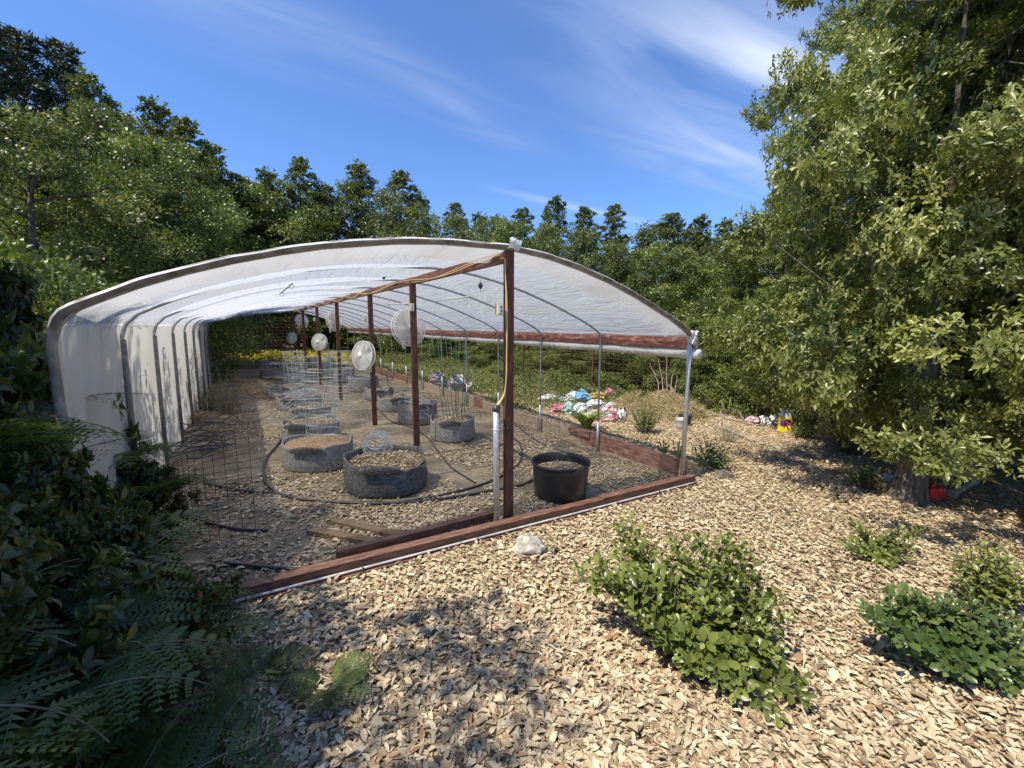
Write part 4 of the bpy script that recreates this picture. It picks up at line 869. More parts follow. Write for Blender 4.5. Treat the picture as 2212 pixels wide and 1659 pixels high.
bush_in([(1332, 1088), (1365, 1165), (1450, 1145), (1530, 1150), (1605, 1150), (1640, 1235), (1692, 1275), (1650, 1350), (1730, 1340), (1690, 1400), (1762, 1480), (1700, 1532), (1600, 1515), (1480, 1450), (1400, 1375), (1330, 1295), (1222, 1215), (1248, 1195), (1310, 1200), (1322, 1130)], (1560, 1415), .60, 'large glossy green bush in the sunny leaf litter in front of the sill', 220, 15, .070, M_bush2, 1)
bush_in([(1806, 1150), (1845, 1122), (1900, 1135), (1992, 1130), (1960, 1175), (1930, 1225), (1880, 1208), (1822, 1185)], (1895, 1200), .30, 'small dark green bush on the leaves, left of the right edge shrubs', 55, 11, .06, M_bush2, 2)
bush_in([(1848, 1320), (1900, 1300), (1950, 1262), (2030, 1290), (2110, 1275), (2170, 1310), (2260, 1360), (2270, 1520), (2150, 1480), (2040, 1450), (1960, 1410), (1895, 1365)], (2080, 1420), .42, 'wide low bush at the lower right edge of the photo', 170, 14, .065, M_bush, 3)
bush(2190, 1345, 190, 170, 'pale green leafy bush at the right edge under the trees', 60, 12, .06, seed=4, m=M_pale)
bush(1555, 1020, 130, 85, 'low green bush just outside the right front corner', 55, 10, .05, seed=5)
bush(1400, 940, 92, 78, 'rounded green bush in front of the straw pile', 70, 9, .055, seed=6, m=M_bright)
bush(1746, 953, 60, 44, 'small green bush right of the yellow feed bag', 40, 8, .06, seed=7, m=M_bright)
bush(1885, 1065, 90, 70, 'shaded seedling bush at the left foot of the bare trunk', 30, 9, .06, seed=8)
bush(1845, 985, 90, 70, 'dark shaded shrub beneath the right canopy', 40, 8, .06, seed=9)
bush(1395, 1000, 85, 85, 'airy grey green plant behind the red knee board', 70, 14, .022, seed=10, m=M_grey_gr, T=T4, asp=.3)
bush(1585, 960, 90, 50, 'thin grey green wispy plant beyond the low corner bush', 40, 12, .03, seed=11, m=M_grey_gr, T=T4, asp=.25)
for i, (u, v, w_, h_, lb) in enumerate([(465, 900, 110, 110, 'dark weeds growing inside at the foot of the left wall'), (440, 890, 60, 60, 'smaller weeds at the base of the left wall film')]):
    bush(u, v, w_, h_, lb, 50, 12, .05, seed=20+i, T=T4, asp=.3, m=M_fern)
# blade plants
def blades(u, v, wpx, hpx, n, label, m, seed, wd=.014, stiff=.2, cat='grass clump', name='grass_clump'):
    g = np.random.default_rng(seed); c_ = at(u, v); d = depth(c_); W = wpx/FOC*d/2; H = hpx/FOC*d; e = empty(name, c_, label, cat); V = []; F = []; tn = []; mb = MB()
    P = []; D = []; NM = []; LL = []; TT = []
    for i in range(n):
        a = g.uniform(0, 6.28); b0 = np.array([math.cos(a), math.sin(a), 0])*W*.25*g.uniform(0, 1); out_ = np.array([math.cos(a), math.sin(a), 0]); ln = H*g.uniform(.7, 1.2); p = b0; seg = 5; t0 = g.uniform(.2, 1)
        for s in range(seg):
            el = 1.45-(1-stiff)*s*.42*g.uniform(.7, 1.1); dd = out_*math.cos(el)+np.array([0, 0, math.sin(el)]); P.append(p-dd*ln/seg*.15); D.append(dd); NM.append(np.array([0, 0, 1])+out_*-.3); LL.append(ln/seg*1.5); TT.append(t0); p = p+dd*ln/seg
    leaf_mesh('blades', np.array(P), np.array(D), np.array(NM), np.array(LL), wd, np.array(TT), m, T4, e); return e
blades(1266, 928, 85, 48, 130, 'yellow green arching grass clump behind the knee board', M_ygrass, 1, .02)
blades(1432, 1000, 40, 44, 16, 'stiff upright iris blades behind the red board, left clump', M_bush, 2, .028, .85, 'iris plant', 'iris_plant')
blades(1464, 1005, 26, 48, 12, 'stiff upright iris blades beside the corner pole', M_bush, 3, .028, .85, 'iris plant', 'iris_plant')
blades(425, 915, 50, 30, 70, 'dry yellow grass tuft at the foot of the left wall', M_straw, 4, .012)

# undergrowth behind the right wall, stuff
def scatter_blades(name, region, n, hmin, hmax, m, seed, lab, wd=.03, hill=None, T=T4):
    g = np.random.default_rng(seed); x = g.uniform(region[0], region[1], n); y = g.uniform(region[2], region[3], n); keep = (hill(x, y) if hill else np.ones(n)); z = g.uniform(0, 1, n)*keep
    ok = keep > .02; x, y, z, keep = x[ok], y[ok], z[ok], keep[ok]; n = len(x)
    pos = np.stack([x, y, gz(x, y)+z*.92], 1); dr = nrm(np.stack([g.normal(0, .6, n), g.normal(0, .6, n), np.abs(g.normal(.5, .5, n))], 1)); nm = rv(n, g)+np.array([0, 0, .5])
    Ln = g.uniform(hmin, hmax, n); o = leaf_mesh(name, pos, dr, nm, Ln, wd*g.uniform(.6, 1.3, n), np.clip(g.normal(.5, .22, n)+.25*(z/np.maximum(keep, .05)-.5), 0, 1), m, T); tag(o, lab, kind='stuff')
    o['category'] = 'undergrowth'; return o
def hillA(x, y):
    h = .30+.18*np.sin(x*1.9+y*.7)+.16*np.sin(y*1.6-x)+.10*np.sin(x*4.1)*np.sin(y*3.3)
    edge = np.clip((x-5.0)/.8, 0, 1)*np.clip((y-7.6)/1.5, 0, 1); return np.clip(h*edge*1.1, 0, 1)
scatter_blades('undergrowth', (4.9, 11, 7.5, 24), 90000, .04, .11, M_weed, 31, 'low sunlit green undergrowth behind the right side', .02, hillA)
def hillB(x, y): return np.clip((y-YE-.3)/1.5, 0, 1)*(.35+.15*np.sin(x*2+y))
scatter_blades('meadow_grass', (-3, 9, YE+.2, 30), 26000, .1, .22, M_ygrass, 32, 'bright green grass at the far end of the greenhouse', .03, hillB)
fl_ = scatter_blades('wildflowers', (-3, 8, YE+.5, 27), 2600, .07, .11, M_flower, 33, 'yellow orange flowers beyond the far end of the greenhouse', .09, lambda x, y: .40+0*x); 
v_ = fl_.data
def hillC(x, y): return np.clip(.22+.15*np.sin(x*2.3)+.12*np.sin(y*1.9+1), 0, 1)*np.clip((x+y*.9-14.2)/1.2, 0, 1)
scatter_blades('yard_undergrowth', (5.5, 15, 3.5, 14), 42000, .05, .13, M_weed, 34, 'green weeds along the back edge of the leafy yard', .03, hillC)

# ------------------------------------------------------------------ FERNS AND LEFT FOREGROUND
def frond_mesh(name, Ln, seed, npin=10, droop=.5):
    g = np.random.default_rng(seed); P = []; D = []; NM = []; LL = []; TT = []; WW = []; mb = MB(); path = []
    p = np.zeros(3); el = 1.15
    for s in range(30):
        path.append(p.copy()); d = np.array([math.cos(el), 0, math.sin(el)]); p = p+d*Ln/30; el -= droop*.095
    path = np.array(path); T = nrm(np.gradient(path, axis=0))
    for k in range(npin*2):
        t = .22+.78*(k//2)/npin; i = min(29, int(t*29)); q_ = path[i]; tg = T[i]; sd = np.array([0, 1.0 if k % 2 else -1.0, 0]); nn = nrm(np.cross(tg, [0, 1, 0]))*-1
        if nn[2] < 0: nn = -nn
        pl = Ln*.42*(1-((t-.22)/.78))**.85*(.8+.2*min(1, (t-.2)*8))+.015; pd = nrm(sd*.9+tg*.42+nn*-.10)
        P.append(q_); D.append(pd); NM.append(nn); LL.append(pl); WW.append(.005); TT.append(.7)
        m_ = max(5, int(pl/.021))
        for j in range(m_):
            tj = (j+.5)/m_
            for s2 in (-1, 1):
                P.append(q_+pd*pl*tj-nn*.04*tj*tj*pl*4); sp = nrm(np.cross(nn, pd))*s2; D.append(nrm(sp*.85+pd*.55)); NM.append(nn+g.normal(0, .12, 3)); l_ = min(.048, pl*.2)*(1-tj)**.6+.007; LL.append(l_); WW.append(.0215); TT.append(.45+g.normal(0, .15))
    return path, np.array(P), np.array(D), np.array(NM), np.array(LL), np.array(WW), np.array(TT)
def fern_proto(seed, nf, Ln, m=M_fern):
    g = np.random.default_rng(seed); A = [[] for _ in range(6)]; sb = MB()
    for i in range(nf):
        path, P, D, NM, LL, WW, TT = frond_mesh('f', Ln*g.uniform(.7, 1.1), seed*10+i, 10, g.uniform(.45, .85)); a = i*2.4+g.uniform(-.3, .3); c_, s_ = math.cos(a), math.sin(a); Rm = np.array([[c_, -s_, 0], [s_, c_, 0], [0, 0, 1]])
        rl_ = g.uniform(-.3, .3); Rx = np.array([[1, 0, 0], [0, math.cos(rl_), -math.sin(rl_)], [0, math.sin(rl_), math.cos(rl_)]]); Rm = Rm@Rx
        for arr, q_ in zip(A, (P@Rm.T, D@Rm.T, NM@Rm.T, LL, WW, TT+g.normal(0, .12))): arr.append(q_)
        sb.tube(path@Rm.T, np.linspace(.006, .0015, 30), 4, cap=False)
    A = [np.concatenate(a) for a in A]; o = leaf_mesh('fronds', A[0], A[1], A[2], A[3], A[4], A[5], m, T3, link=False); s = sb.build('stalks', M_twig); sm = s.data; bpy.data.objects.remove(s); om = o.data; bpy.data.objects.remove(o); return om, sm
FP = [fern_proto(1, 7, .95), fern_proto(2, 6, .8), fern_proto(3, 4, .7)]
def fern(x, y, z, sc, k, label, rz=None, tilt=(0, 0)):
    e = empty('fern', (x, y, gz(x, y)+z), label, 'fern', 'bracken ferns at the left edge')
    for nm_, me in zip(('fronds', 'stalks'), FP[k]):
        o = bpy.data.objects.new(nm_, me); col.objects.link(o); o.parent = e
    e.scale = (sc,)*3; e.rotation_euler = (tilt[0], tilt[1], random.uniform(0, 6.28) if rz is None else rz)
fl_list = [(-.62, 1.55, 0, .9, 0, 'bracken fern low in the shaded bottom left corner'), (-.30, 1.62, 0, .75, 1, 'bracken fern with long fronds over the shaded leaves, lower left'), (-1.05, 2.35, .1, 1.15, 0, 'big bracken fern in front of the left wall film'), (-.92, 2.75, .2, 1.3, 1, 'bracken fern beside the greenhouse front left corner'),
           (-1.25, 3.1, .5, 1.25, 0, 'tall bracken fern outside the left wall'), (-1.35, 3.7, .8, 1.25, 1, 'tall bracken fern farther along the left wall'), (-1.5, 2.6, .7, 1.2, 0, 'tall bracken fern at the left edge, middle height'), (-1.3, 2.0, .4, 1.2, 1, 'bracken fern at the left edge near the camera'),
           (-.42, 2.45, 0, .9, 1, 'bracken fern in front of the left end of the sill'), (-.05, 2.15, 0, .55, 2, 'small sprawling fern right of the shrubs on the leaves'), (.22, 1.95, 0, .5, 2, 'small fern lying out on the shaded leaf litter'), (-.75, 1.25, 0, .8, 0, 'bracken fern closest to the camera at the lower left'),
           (-.45, 1.45, .05, .8, 1, 'bracken fern at the bottom left, fronds over the shaded leaves'), (-.7, 1.75, .35, .95, 0, 'bracken fern rising among the dark shrubs at the lower left'), (-.95, 1.6, .5, 1.0, 1, 'bracken fern above the bottom left corner'),
           (-.72, 2.3, .35, 1.0, 1, 'bracken fern arching over the lower part of the front left pole'), (-.62, 2.05, .2, .9, 2, 'bracken fern with one frond reaching towards the rusty mesh'), (-1.15, 2.8, .9, 1.1, 0, 'high bracken fern touching the front left pole'), (-1.7, 3.4, 1.2, 1.2, 1, 'highest bracken fern at the left edge')]
for i, a in enumerate(fl_list): fern(*a)
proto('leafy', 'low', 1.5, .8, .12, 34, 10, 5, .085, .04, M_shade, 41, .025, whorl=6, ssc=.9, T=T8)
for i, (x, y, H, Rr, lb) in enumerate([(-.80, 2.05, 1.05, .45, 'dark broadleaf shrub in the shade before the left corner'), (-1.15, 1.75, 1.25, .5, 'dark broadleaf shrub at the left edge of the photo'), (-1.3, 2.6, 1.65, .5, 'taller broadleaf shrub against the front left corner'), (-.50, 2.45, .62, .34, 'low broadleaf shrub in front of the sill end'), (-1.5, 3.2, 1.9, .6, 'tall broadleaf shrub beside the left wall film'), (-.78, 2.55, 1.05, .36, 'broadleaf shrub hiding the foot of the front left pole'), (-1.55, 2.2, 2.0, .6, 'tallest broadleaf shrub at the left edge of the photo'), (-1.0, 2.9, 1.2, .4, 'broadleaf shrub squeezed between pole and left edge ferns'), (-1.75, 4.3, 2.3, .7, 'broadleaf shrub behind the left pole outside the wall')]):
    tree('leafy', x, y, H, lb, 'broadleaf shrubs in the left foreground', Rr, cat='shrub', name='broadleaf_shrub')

for i, (u, vb, vt, wpx, lb) in enumerate([(310, 1160, 1000, 75, 'leafy shrub between the left wall film and the sill end'), (215, 1180, 930, 90, 'leafy shrub in front of the left pole, taller than its neighbours'), (120, 1150, 830, 110, 'tall leafy shrub left of the front left pole'), (270, 1235, 1060, 80, 'low shrub in the row before the left wall')]):
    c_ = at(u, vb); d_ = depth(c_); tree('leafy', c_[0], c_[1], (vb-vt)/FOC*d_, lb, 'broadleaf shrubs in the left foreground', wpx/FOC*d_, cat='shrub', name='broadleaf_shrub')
for i, (u, vb, zl, sc_, k, rz, lb) in enumerate([(350, 1160, .30, .7, 1, -.3, 'bracken frond cluster arching in front of the rusty mesh'), (270, 1150, .5, .7, 0, .4, 'bracken fern in front of the left wall, right of the pole'), (180, 1100, .9, .9, 1, 1.9, 'bracken fern beside the top of the front left pole')]):
    c_ = at(u, vb); fern(c_[0], c_[1], zl, sc_, k, lb, rz)
# ------------------------------------------------------------------ LEAF LITTER
def litter():
    g = np.random.default_rng(99); n = 450000
    # denser close to the camera
    a = R(32.56)+g.uniform(-R(57), R(60), n); d = .75+(g.uniform(0, 1, n)**1.25)*12.5; x = d*np.sin(a); y = d*np.cos(a)
    pr = np.clip(1.25-.055*d, .3, 1)
    inside = (x > XL) & (x < XR) & (y > Y0-.13) & (y < YE)
    nz = np.sin(x*2.1+1.3*np.sin(y*1.7))+np.sin(y*2.6+1.1*np.sin(x*2.3+1))+.7*np.sin(x*5.3+y*4.1)+.5*np.sin(x*9-y*8)
    dens = np.where(inside, np.clip(.13+.24*nz, .02, .7), 1.0); dens = np.where(inside & (y < 4.6) & (x < 1.9), np.clip(.36+.28*nz, .06, .9), dens)
    dens = np.where(inside & (x > 2.1) & (y < 5.6), np.clip(.4+.28*nz, .06, .9), dens)
    dens *= np.where(~inside & (nz < -1.7), .55, 1)
    keep = g.uniform(0, 1, n) < dens*pr
    keep &= ~((x > XL-.1) & (x < XR+.1) & (y > Y0-.18) & (y < Y0-.03))
    x, y, d, inside = x[keep], y[keep], d[keep], inside[keep]; n = len(x)
    z = gz(x, y)+.010+g.uniform(0, 1, n)**1.5*np.where(inside, .012, .032)+.006*(np.sin(x*7)+np.sin(y*6))*~inside
    az = g.uniform(0, 6.28, n); ti = np.where(inside, .16, .24); dr = np.stack([np.cos(az), np.sin(az), g.normal(0, 1, n)*ti], 1); nm = nrm(np.stack([g.normal(0, 1, n)*ti, g.normal(0, 1, n)*ti, np.ones(n)], 1))
    L_ = np.clip(g.normal(.037, .014, n), .010, .08)*(1+.02*d); W_ = L_*g.uniform(.30, .58, n); sliv = g.uniform(0, 1, n) < .12; W_[sliv] = L_[sliv]*.12
    tn = np.clip(g.normal(.54, .23, n)+.06*np.sin(x*3)*np.sin(y*2.7), 0, .9); br = g.uniform(0, 1, n) < .06; tn[br] = 1
    near = d < 4.2
    for m_, T, nm_ in ((near, T8, 'leaf_litter'), (~near, T4, 'far_leaf_litter')):
        o = leaf_mesh(nm_, np.stack([x, y, z], 1)[m_], dr[m_], nm[m_], L_[m_], W_[m_], tn[m_], M_litter, T)
        tag(o, 'tan dry leaves carpeting the ground near the camera' if nm_ == 'leaf_litter' else 'tan dry leaves spread over the yard farther back', 'leaf litter', kind='stuff')
litter()

# ------------------------------------------------------------------ TRASH BAGS, STRAW
def bagmat(name, cols, sc=7, sh=(1, 1, 1)):
    m = bpy.data.materials.new(name); m.use_nodes = True; nt = m.node_tree; b = nt.nodes['Principled BSDF']; b.inputs['Roughness'].default_value = .35
    co = N(nt, 'ShaderNodeTexCoord'); mp = N(nt, 'ShaderNodeMapping'); nt.links.new(co.outputs['Object'], mp.inputs[0]); mp.inputs['Scale'].default_value = sh
    v = N(nt, 'ShaderNodeTexNoise'); v.inputs['Scale'].default_value = sc*.45; v.inputs['Detail'].default_value = 2; v.inputs['Distortion'].default_value = 1.2; nt.links.new(mp.outputs[0], v.inputs['Vector'])
    rp = N(nt, 'ShaderNodeValToRGB'); rp.color_ramp.interpolation = 'CONSTANT'; nt.links.new(v.outputs[0], rp.inputs[0]); e = rp.color_ramp.elements; n = len(cols)
    e[0].color = (*cols[0], 1); e[1].position = .40+.22*(n-1)/n; e[1].color = (*cols[-1], 1)
    for i in range(1, n-1):
        x = e.new(.38+.22*i/n); x.color = (*cols[i], 1)
    nt.links.new(rp.outputs[0], b.inputs['Base Color'])
    n2 = N(nt, 'ShaderNodeTexNoise'); n2.inputs['Scale'].default_value = 14; nt.links.new(co.outputs['Object'], n2.inputs['Vector']); bp = N(nt, 'ShaderNodeBump'); bp.inputs['Strength'].default_value = .8; bp.inputs['Distance'].default_value = .03
    nt.links.new(n2.outputs[0], bp.inputs['Height']); nt.links.new(bp.outputs[0], b.inputs['Normal']); return m
WH = (.58, .58, .56)
def sack(u, v, wpx, hpx, mm, label, seed, lift=0, lean=0, name='feed_bag', cat='feed bag', group='crumpled sacks dumped in the yard'):
    c_ = at(u, v); d = depth(c_); W = wpx/FOC*d; H = hpx/FOC*d; rs = np.random.RandomState(seed); ph = rs.rand(12)*6.28; kk = rs.normal(0, 4, (12, 3)); mb = MB(); rr = rt*np.array([1, 1, 0]); rr = nrm(rr); hd = nrm(np.array([fw[0], fw[1], 0]))
    base = c_+hd*W*.2
    J = rs.normal(0, 1, (19, 12, 3)); J[18] = J[0]
    def f(a, b):
        th = a*2*math.pi; p_ = b*math.pi; x = math.copysign(abs(math.sin(p_))**.5*abs(math.cos(th))**.7, math.cos(th)); y = math.sin(p_)**.6*math.sin(th); z = -math.cos(p_)
        i, j = int(round(a*18)) % 18, int(round(b*11)); v3 = np.array([x, y, z]); q_ = .95+.16*math.sin(kk[0]@v3+ph[0])+.12*math.sin(kk[1]@v3*1.3+ph[1])
        jt = J[i, j]*np.array([.05*W, .05*W, .05*H])*min(1, 3*math.sin(p_)+.1); pinch = 1-.45*max(0, z)**1.5
        return base+rr*(x*W*.56*q_*pinch+lean*z*W*.3+jt[0])+hd*(y*W*.34*q_*pinch+jt[1])+np.array([0, 0, max(-.01, lift*.7+H*.42+z*H*.46*(q_*.4+.6)+jt[2])])
    mb.grid(f, 18, 11)
    # gathered mouth of the sack
    o = mb.build(name, mm, loc=base); return tag(o, label, cat, group)
m_w = bagmat('white_sack', [WH, (.62, .63, .64), (.45, .48, .52), WH]); m_pk = bagmat('pink_sack', [(.42, .12, .18), (.50, .30, .38), (.28, .07, .10), (.45, .2, .26)]); m_tl = bagmat('teal_sack', [(.28, .45, .40), (.36, .52, .47), (.5, .56, .52)])
m_bl = bagmat('blue_sack', [(.12, .32, .48), (.08, .2, .38), (.45, .56, .62), (.14, .38, .55)]); m_yl = bagmat('mustard_sack', [(.40, .26, .06), (.48, .33, .10), (.25, .16, .05)]); m_rw = bagmat('red_white_sack', [WH, (.45, .12, .14), (.5, .4, .4), (.38, .07, .09)], 12)
m_bw = bagmat('white_black_sack', [WH, (.66, .66, .65), (.05, .05, .05), (.5, .06, .06)], 4, (2, 2, .5)); m_wb = bagmat('white_blue_sack', [WH, (.35, .55, .75), WH, (.2, .3, .5)]); m_y2 = bagmat('yellow_sack', [(.78, .62, .02), (.82, .66, .05), (.80, .62, .03)], 3)
m_gy = bagmat('grey_print_sack', [(.5, .5, .48), (.06, .06, .06), (.62, .6, .58), (.35, .12, .12)], 9, (1, 1, 2.5)); m_br = mat('brown_root_clod', (.08, .05, .03), .95, c2=(.2, .13, .08), sc=18, bump=1, bd=.03)
sack(1184, 869, 34, 18, m_w, 'white crumpled sack lying at the left end of the rubbish row', 1)
sack(1208, 893, 32, 22, m_pk, 'pink and purple sack slumped left of the teal one', 2)
sack(1229, 896, 24, 30, m_tl, 'pale teal sack standing in the rubbish heap', 3)
sack(1258, 872, 30, 28, m_bl, 'bright blue sack on top of the rubbish heap', 4, lift=.08)
sack(1256, 897, 30, 30, m_wb, 'white and blue sack in the middle of the heap', 5)
sack(1240, 868, 26, 22, m_w, 'white sack behind the blue one in the heap', 6, lift=.05)
sack(1292, 868, 42, 20, m_yl, 'mustard yellow sack on the back of the heap', 7, lift=.05)
sack(1288, 884, 34, 20, m_w, 'white sack right of the middle pole in the heap', 8, lift=.04)
sack(1313, 912, 40, 40, m_rw, 'red and white printed sack at the right front of the heap', 9)
sack(1342, 913, 28, 34, m_bw, 'white sack with black and red stripes at the right end of the heap', 10, lean=.3)
sack(1334, 852, 26, 14, m_w, 'white sack half buried at the top of the straw', 11, lift=.12)
sack(1318, 862, 20, 24, m_pk, 'small pink sack behind the mustard one', 12, lift=.06)
sack(1377, 866, 26, 20, m_br, 'dark brown root clod on the straw pile', 13, lift=.12, name='root_clod', cat='root clod')
sack(1629, 919, 26, 22, m_rw, 'red and white sack left of the yellow feed bag', 14)
sack(1652, 921, 24, 26, m_bw, 'white sack with dark stripes between the red one and the yellow bag', 15)
sack(1672, 916, 18, 22, m_w, 'small white sack just left of the yellow bag', 16)
sack(943, 834, 32, 30, m_gy, 'black and white printed sack behind the right knee board', 17, lift=.05); sack(990, 846, 44, 36, m_gy, 'grey crumpled printed sack pile beside the green undergrowth', 18, lift=.05)
sack(968, 850, 18, 14, m_bl, 'small blue sack between the printed sacks', 19, lift=.03)
sack(826-0, 0+868, 1, 1, m_w, 'x', 20) if False else None
sack(830, 868, 1, 1, m_w, 'x', 20) if False else None
sack(824-0, 812, 0, 0, m_w, 'x', 21) if False else None
sack(820-222, 809, 38, 16, m_gy, 'crumpled printed plastic sack on a back bag of the left row', 22, lift=.25)
for i, (u, v, w_, h_, m_, lb) in enumerate([(1275, 905, 24, 14, m_w, 'flattened white sack under the front of the heap'), (1300, 898, 30, 16, m_gy, 'grey crumpled sack in the middle front of the heap'), (1222, 872, 22, 14, m_gy, 'dark printed sack at the left back of the heap'), (1325, 885, 28, 16, m_w, 'white torn sack behind the red and white one'), (1352, 880, 24, 14, m_br, 'brown root clod between sacks and straw'), (1270, 850, 26, 12, m_gy, 'grey plastic behind the blue sack'), (1212, 866, 14, 10, m_bl, 'scrap of blue sack at the left of the heap')]):
    sack(u, v, w_, h_, m_, lb, 50+i, lift=.02)
# yellow feed bag: yellow body, white top, printed patch
yc = at(1702, 934); yd = depth(yc); yb = empty('feed_bag', yc, 'upright yellow feed bag with white top and red and blue print', 'feed bag', 'crumpled sacks dumped in the yard')
rr = nrm(rt*np.array([1, 1, 0])); hd = nrm(np.array([fw[0], fw[1], 0])); W = 28/FOC*yd; H = 48/FOC*yd
def yf(z0, z1, w0, w1, off=0):
    def f(a, b):
        th = a*2*math.pi; w_ = w0+(w1-w0)*b; q_ = 1+.05*math.sin(3*th+5*b)+.03*math.sin(7*th-8*b)+off
        return yc+rr*(math.copysign(abs(math.cos(th))**.6, math.cos(th))*w_*W/2*q_+.10*W*(-b*z1))+hd*(math.copysign(abs(math.sin(th))**.7, math.sin(th))*w_*W*.28*q_+.1)+np.array([0, 0, H*(z0+(z1-z0)*b)+.01*math.sin(4*th)])
    return f
child(MB().grid(yf(0, .68, 1.1, .92), 36, 12), 'bag_body', m_y2, yb, smooth=True); child(MB().grid(yf(.68, 1, .90, .5), 36, 8), 'bag_top', m_w, yb, smooth=True)
pm = MB(); fy = yf(0, .68, 1.1, .92, .03); pm.grid(lambda a, b: fy(.58+.26*a, .42+.4*b), 10, 6); child(pm, 'printed_patch', bagmat('print_patch', [(.6, .05, .05), (.1, .12, .45), (.62, .1, .06)], 12), yb, smooth=True)
# straw piles
def straw(u, v, wpx, hpx, label, seed, n=5000):
    g = np.random.default_rng(seed); c_ = at(u, v); d = depth(c_); W = wpx/FOC*d/2; H = hpx/FOC*d; e = empty('straw_pile', c_, label, 'straw pile', 'straw and root piles')
    f0 = lambda x, y: H*max(0, 1-(x*x+y*y)/(W*W))**.7*(1+.18*math.sin(x*6+seed)+.15*math.sin(y*7))
    child(MB().disc(W, 0, c_, 30, 10, f0), 'mound', mat('straw_mound', (.16, .12, .06), .95, c2=(.42, .34, .2), sc=22, bump=1, bd=.04), e, smooth=True)
    a = g.uniform(0, 6.28, n); q_ = W*np.sqrt(g.uniform(0, 1, n)); x, y = q_*np.cos(a), q_*np.sin(a); z = np.array([f0(i, j) for i, j in zip(x, y)])+g.uniform(-.02, .05, n)
    az = g.uniform(0, 6.28, n); leaf_mesh('straw', np.stack([x, y, z], 1), np.stack([np.cos(az), np.sin(az), g.normal(-.1, .5, n)], 1), rv(n, g)+np.array([0, 0, .8]), g.uniform(.08, .2, n), .010, g.uniform(0, 1, n), M_straw, T4, e)
straw(1440, 895, 150, 36, 'tall straw and root pile right of the coloured sacks', 1, 7000)
straw(1375, 888, 110, 24, 'lower straw pile behind the rounded green bush', 2)
straw(1190, 850, 120, 14, 'flat dry grass patch at the left of the sacks', 3, 4000)
straw(555, 850, 90, 26, 'leaf and dirt mound near the far left of the aisle', 5, 500)
# tubs and buckets
def pot(x0, x1, vt, vb, label, m, name='bucket', soil=None, rings=True, cat='bucket'):
    c_, r_, h, d = place_cyl(x0, x1, vt, vb); c_[2] = gz(c_[0], c_[1]); e = empty(name, c_, label, cat)
    child(MB().lathe([(.005, 0), (r_*.8, 0), (r_*.84, h*.4), (r_*.9, h*.8), (r_*.97, h*.82), (r_*.97, h*.86), (r_*.93, h*.87), (r_*1.0, h*.95), (r_*1.0, h), (r_*.94, h), (r_*.86, h*.5)], c_, 28), 'body', m, e, smooth=True)
    child(MB().disc(r_*.88, h*(soil or .55), c_, 20, 4, soilf(3, .02, .02, r_)), 'contents', M_straw if soil else M_soil, e, smooth=True)
    child(MB().tube([(c_[0]+r_*math.cos(t), c_[1]-r_*.2-.3*r_*math.sin(t), c_[2]+h*.9-.3*h*math.sin(t)) for t in np.linspace(0, 3.14, 10)], .004, 5), 'bail', M_wire, e)
pot(1520, 1552, 866, 886, 'round black tub filled with straw at the back of the yard', M_tub, 'tub', .93, cat='tub')
pot(1464, 1494, 898, 922, 'dark plant pot behind the grey bucket', M_tub, 'plant_pot', cat='pot')
pot(1458, 1481, 905, 929, 'pale grey plastic bucket beside the corner pole', mat('grey_bucket', (.42, .43, .42), .5), 'bucket')
# branches
def branch(pts, r0, r1, label, seed, name='branch', zs=None, tw=3):
    P = [at(*p)+np.array([0, 0, r0+(zs[i] if zs else 0)]) for i, p in enumerate(pts)]; rs = np.random.RandomState(seed); P = smooth_path(P, 5); P = P+rs.normal(0, .006, P.shape); mb = MB().tube(P, np.linspace(r0, r1, len(P)), 8)
    for k in range(tw):
        i = rs.randint(2, len(P)-2); d = nrm(rs.normal(0, 1, 3)+np.array([0, 0, .6])); mb.tube([P[i], P[i]+d*.18, P[i]+d*.35+rs.normal(0, .04, 3)], np.array([r1*.7, r1*.5, r1*.25]), 5)
    return tag(mb.build(name, M_stick, loc=P[0], smooth=True), label, 'branch')
branch([(1498, 901), (1550, 900), (1606, 896)], .035, .03, 'dark fallen branch running right from the pots', 1, tw=6)
branch([(1541, 920), (1600, 945), (1688, 974)], .035, .02, 'pale stripped pole lying on the leaves in the yard', 2, tw=1)
branch([(1560, 905), (1600, 912), (1620, 920)], .03, .02, 'short broken branch before the red and white sack', 5)
branch([(1490, 890), (1450, 870), (1415, 860)], .035, .02, 'pale branch leaning down the straw pile to the pots', 3, zs=[0, .35, .8], tw=4)
for i in range(5): branch([(1425+8*i, 885), (1418+10*i, 872), (1400+18*i, 866)], .014, .005, 'dry root stem sticking up from the straw pile, %s from the left' % ORD[i], 30+i, zs=[.2, .6, 1.05+.1*(i % 3)], tw=5)
branch([(1255, 900), (1285, 895), (1310, 885)], .02, .015, 'dark stick in front of the red and white sack', 6, zs=[0, .05, .15])
# things by the bare trunk
gc = at(2026, 1084); gd = depth(gc); can = empty('fuel_can', gc, 'red plastic fuel can on the ground right of the bare trunk', 'fuel can')
child(MB().box(gc+np.array([0, .05, .085]), (.20, .13, .165), X=rt*np.array([1, 1, 0])), 'body', M_red, can, bevel=.03)
child(MB().tube([gc+np.array([0, .05, .16]), gc+np.array([.02, .05, .25])], .018, 8), 'spout', M_lumber, can); child(MB().tube([gc+np.array([-.06, .05, .16]), gc+np.array([-.05, .05, .20]), gc+np.array([.0, .05, .20])], .012, 8), 'handle', M_red, can, smooth=True)
sack(2003, 1072, 14, 14, m_w, 'small white bag between the trunk and the red can', 40); sack(1925, 1040, 40, 18, m_gy, 'white and black crumpled sack left of the bare trunk base', 41)
branch([(2050, 1075), (2090, 1055), (2120, 1035)], .05, .04, 'grey log lying in the shade right of the fuel can', 44, 'log', tw=0)
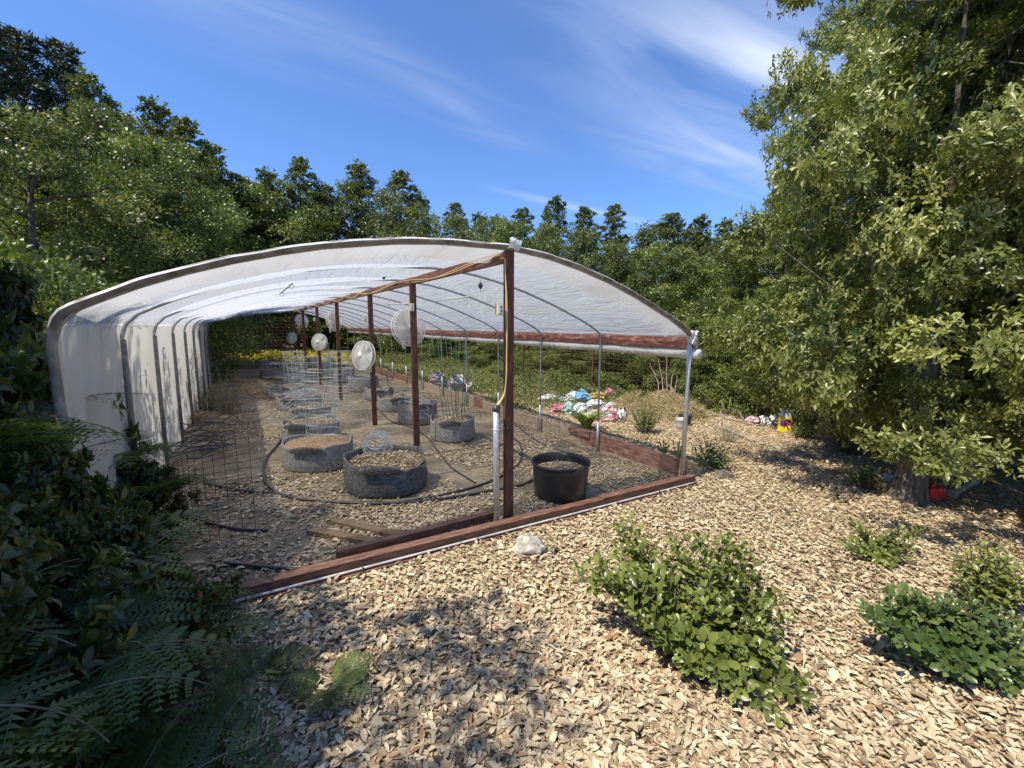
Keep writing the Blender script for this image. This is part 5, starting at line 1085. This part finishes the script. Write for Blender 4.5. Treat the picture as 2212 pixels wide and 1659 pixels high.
branch([(2030, 1062), (2062, 1035), (2110, 1045)], .05, .045, 'second grey log behind the fuel can', 45, 'log', tw=0, zs=[0, .1, 0])
rock(at(1565, 1030)+np.array([0, .0, .02]), (.16, .1, .06), 'dark stone at the foot of the low corner bush', 7); bpy.data.objects['rock.001'].data.materials[0] = M_bark

# ------------------------------------------------------------------ BACK FENCE
def yard_fence(ptsuv, h, label, dz=.15):
    P = smooth_path([at(*p)[:2].tolist()+[0] for p in ptsuv], 10); e0 = np.array([P[0][0], P[0][1], gz(P[0][0], P[0][1])]); e = empty('wire_fence', e0, label, 'fence')
    mb = MB(); s = np.concatenate([[0], np.cumsum(np.linalg.norm(np.diff(P, axis=0), axis=1))]); X = lambda t: np.interp(t, s, P[:, 0]); Y = lambda t: np.interp(t, s, P[:, 1])
    for z in np.arange(.05, h, dz): mb.tube([(X(t), Y(t), gz(X(t), Y(t))+z) for t in np.linspace(0, s[-1], 30)], .0035, 4)
    for t in np.arange(0, s[-1], .15): mb.tube([(X(t), Y(t), gz(X(t), Y(t))), (X(t), Y(t), gz(X(t), Y(t))+h)], .003, 4)
    child(mb, 'wire_mesh', M_rust, e)
    for t in np.arange(0, s[-1], 2.2): child(MB().box((X(t), Y(t), gz(X(t), Y(t))+h/2+.05), (.04, .04, h+.15)), 'fence_post', M_rust, e)
yard_fence([(1130, 842), (1250, 846), (1400, 862), (1530, 876), (1660, 893)], 1.35, 'rusty wire mesh fence with metal posts behind the yard')
p1, p2 = (XL+1.2, YE+.9), (XL+3.6, YE+1.6)
fence_sheet([(p1[0], p1[1]), ((p1[0]+p2[0])/2, (p1[1]+p2[1])/2), p2], 2.1, 'rusty wire trellis panel beyond the far end of the greenhouse', 'trellis_panel', 'trellis', dz=.15, dx=.15, wr=.006)

# small things on the leaves
for i, (u, v, lb) in enumerate(((1843, 1362, 'tiny yellow flower on the leaves left of the lower right bush'), (1950, 1398, 'tiny yellow flower at the front of the lower right bush'), (1178, 1287, 'tiny yellow flower in the leaves left of the big bush'))):
    c_ = at(u, v); e = empty('dandelion', c_, lb, 'flower', 'tiny yellow flowers')
    child(MB().tube([c_, c_+np.array([.01, 0, .03]), c_+np.array([.012, 0, .055])], .0015, 5), 'stem', M_fern, e)
    g = np.random.default_rng(i); n = 26; az = g.uniform(0, 6.28, n); leaf_mesh('petals', np.tile([.012, 0, .055], (n, 1)), np.stack([np.cos(az), np.sin(az), g.uniform(.05, .6, n)], 1), np.tile([0, 0, 1.], (n, 1)), .013, .005, g.uniform(.5, 1, n), M_flower, T4, e)
for i, (u, v, du, dv, lb) in enumerate(((1000, 1380, 60, 26, 'thin dark twig on the shaded leaves'), (1900, 1530, 70, 40, 'dark twig in the sunny leaves at the lower right'), (1620, 1110, 30, 12, 'short twig on the leaves right of the sill end'), (1290, 1560, 50, -16, 'pale twig among the leaves left of the big bush'), (820, 1560, 60, 22, 'twig in the shade at the bottom of the photo'))):
    A, B = at(u, v)+np.array([0, 0, .045]), at(u+du, v+dv)+np.array([0, 0, .05]); M_ = (A+B)/2+np.array([.01, .01, .006])
    tag(MB().tube([A, M_, B], np.array([.005, .004, .002]), 6).build('twig', M_stick if i % 2 else M_bark, loc=A), lb, 'twig')
for i, (u, v, w_, lb) in enumerate(((1180, 1080+255, 40, 'low green weed in the leaves below the sill'), (1700, 1345, 50, 'sparse green weed right of the big bush'), (1760, 1355, 34, 'tiny green weed beside the sparse one'), (1660, 1190, 40, 'small weed between the big bush and the small dark bush'))):
    blades(u, v, w_, w_*.5, 14, lb, M_weed, 60+i, .012, .3, 'weed', 'weed')
for o in bpy.data.objects:
    if o.name.split('.')[0] == 'leaf_cover': o['kind'] = 'stuff'
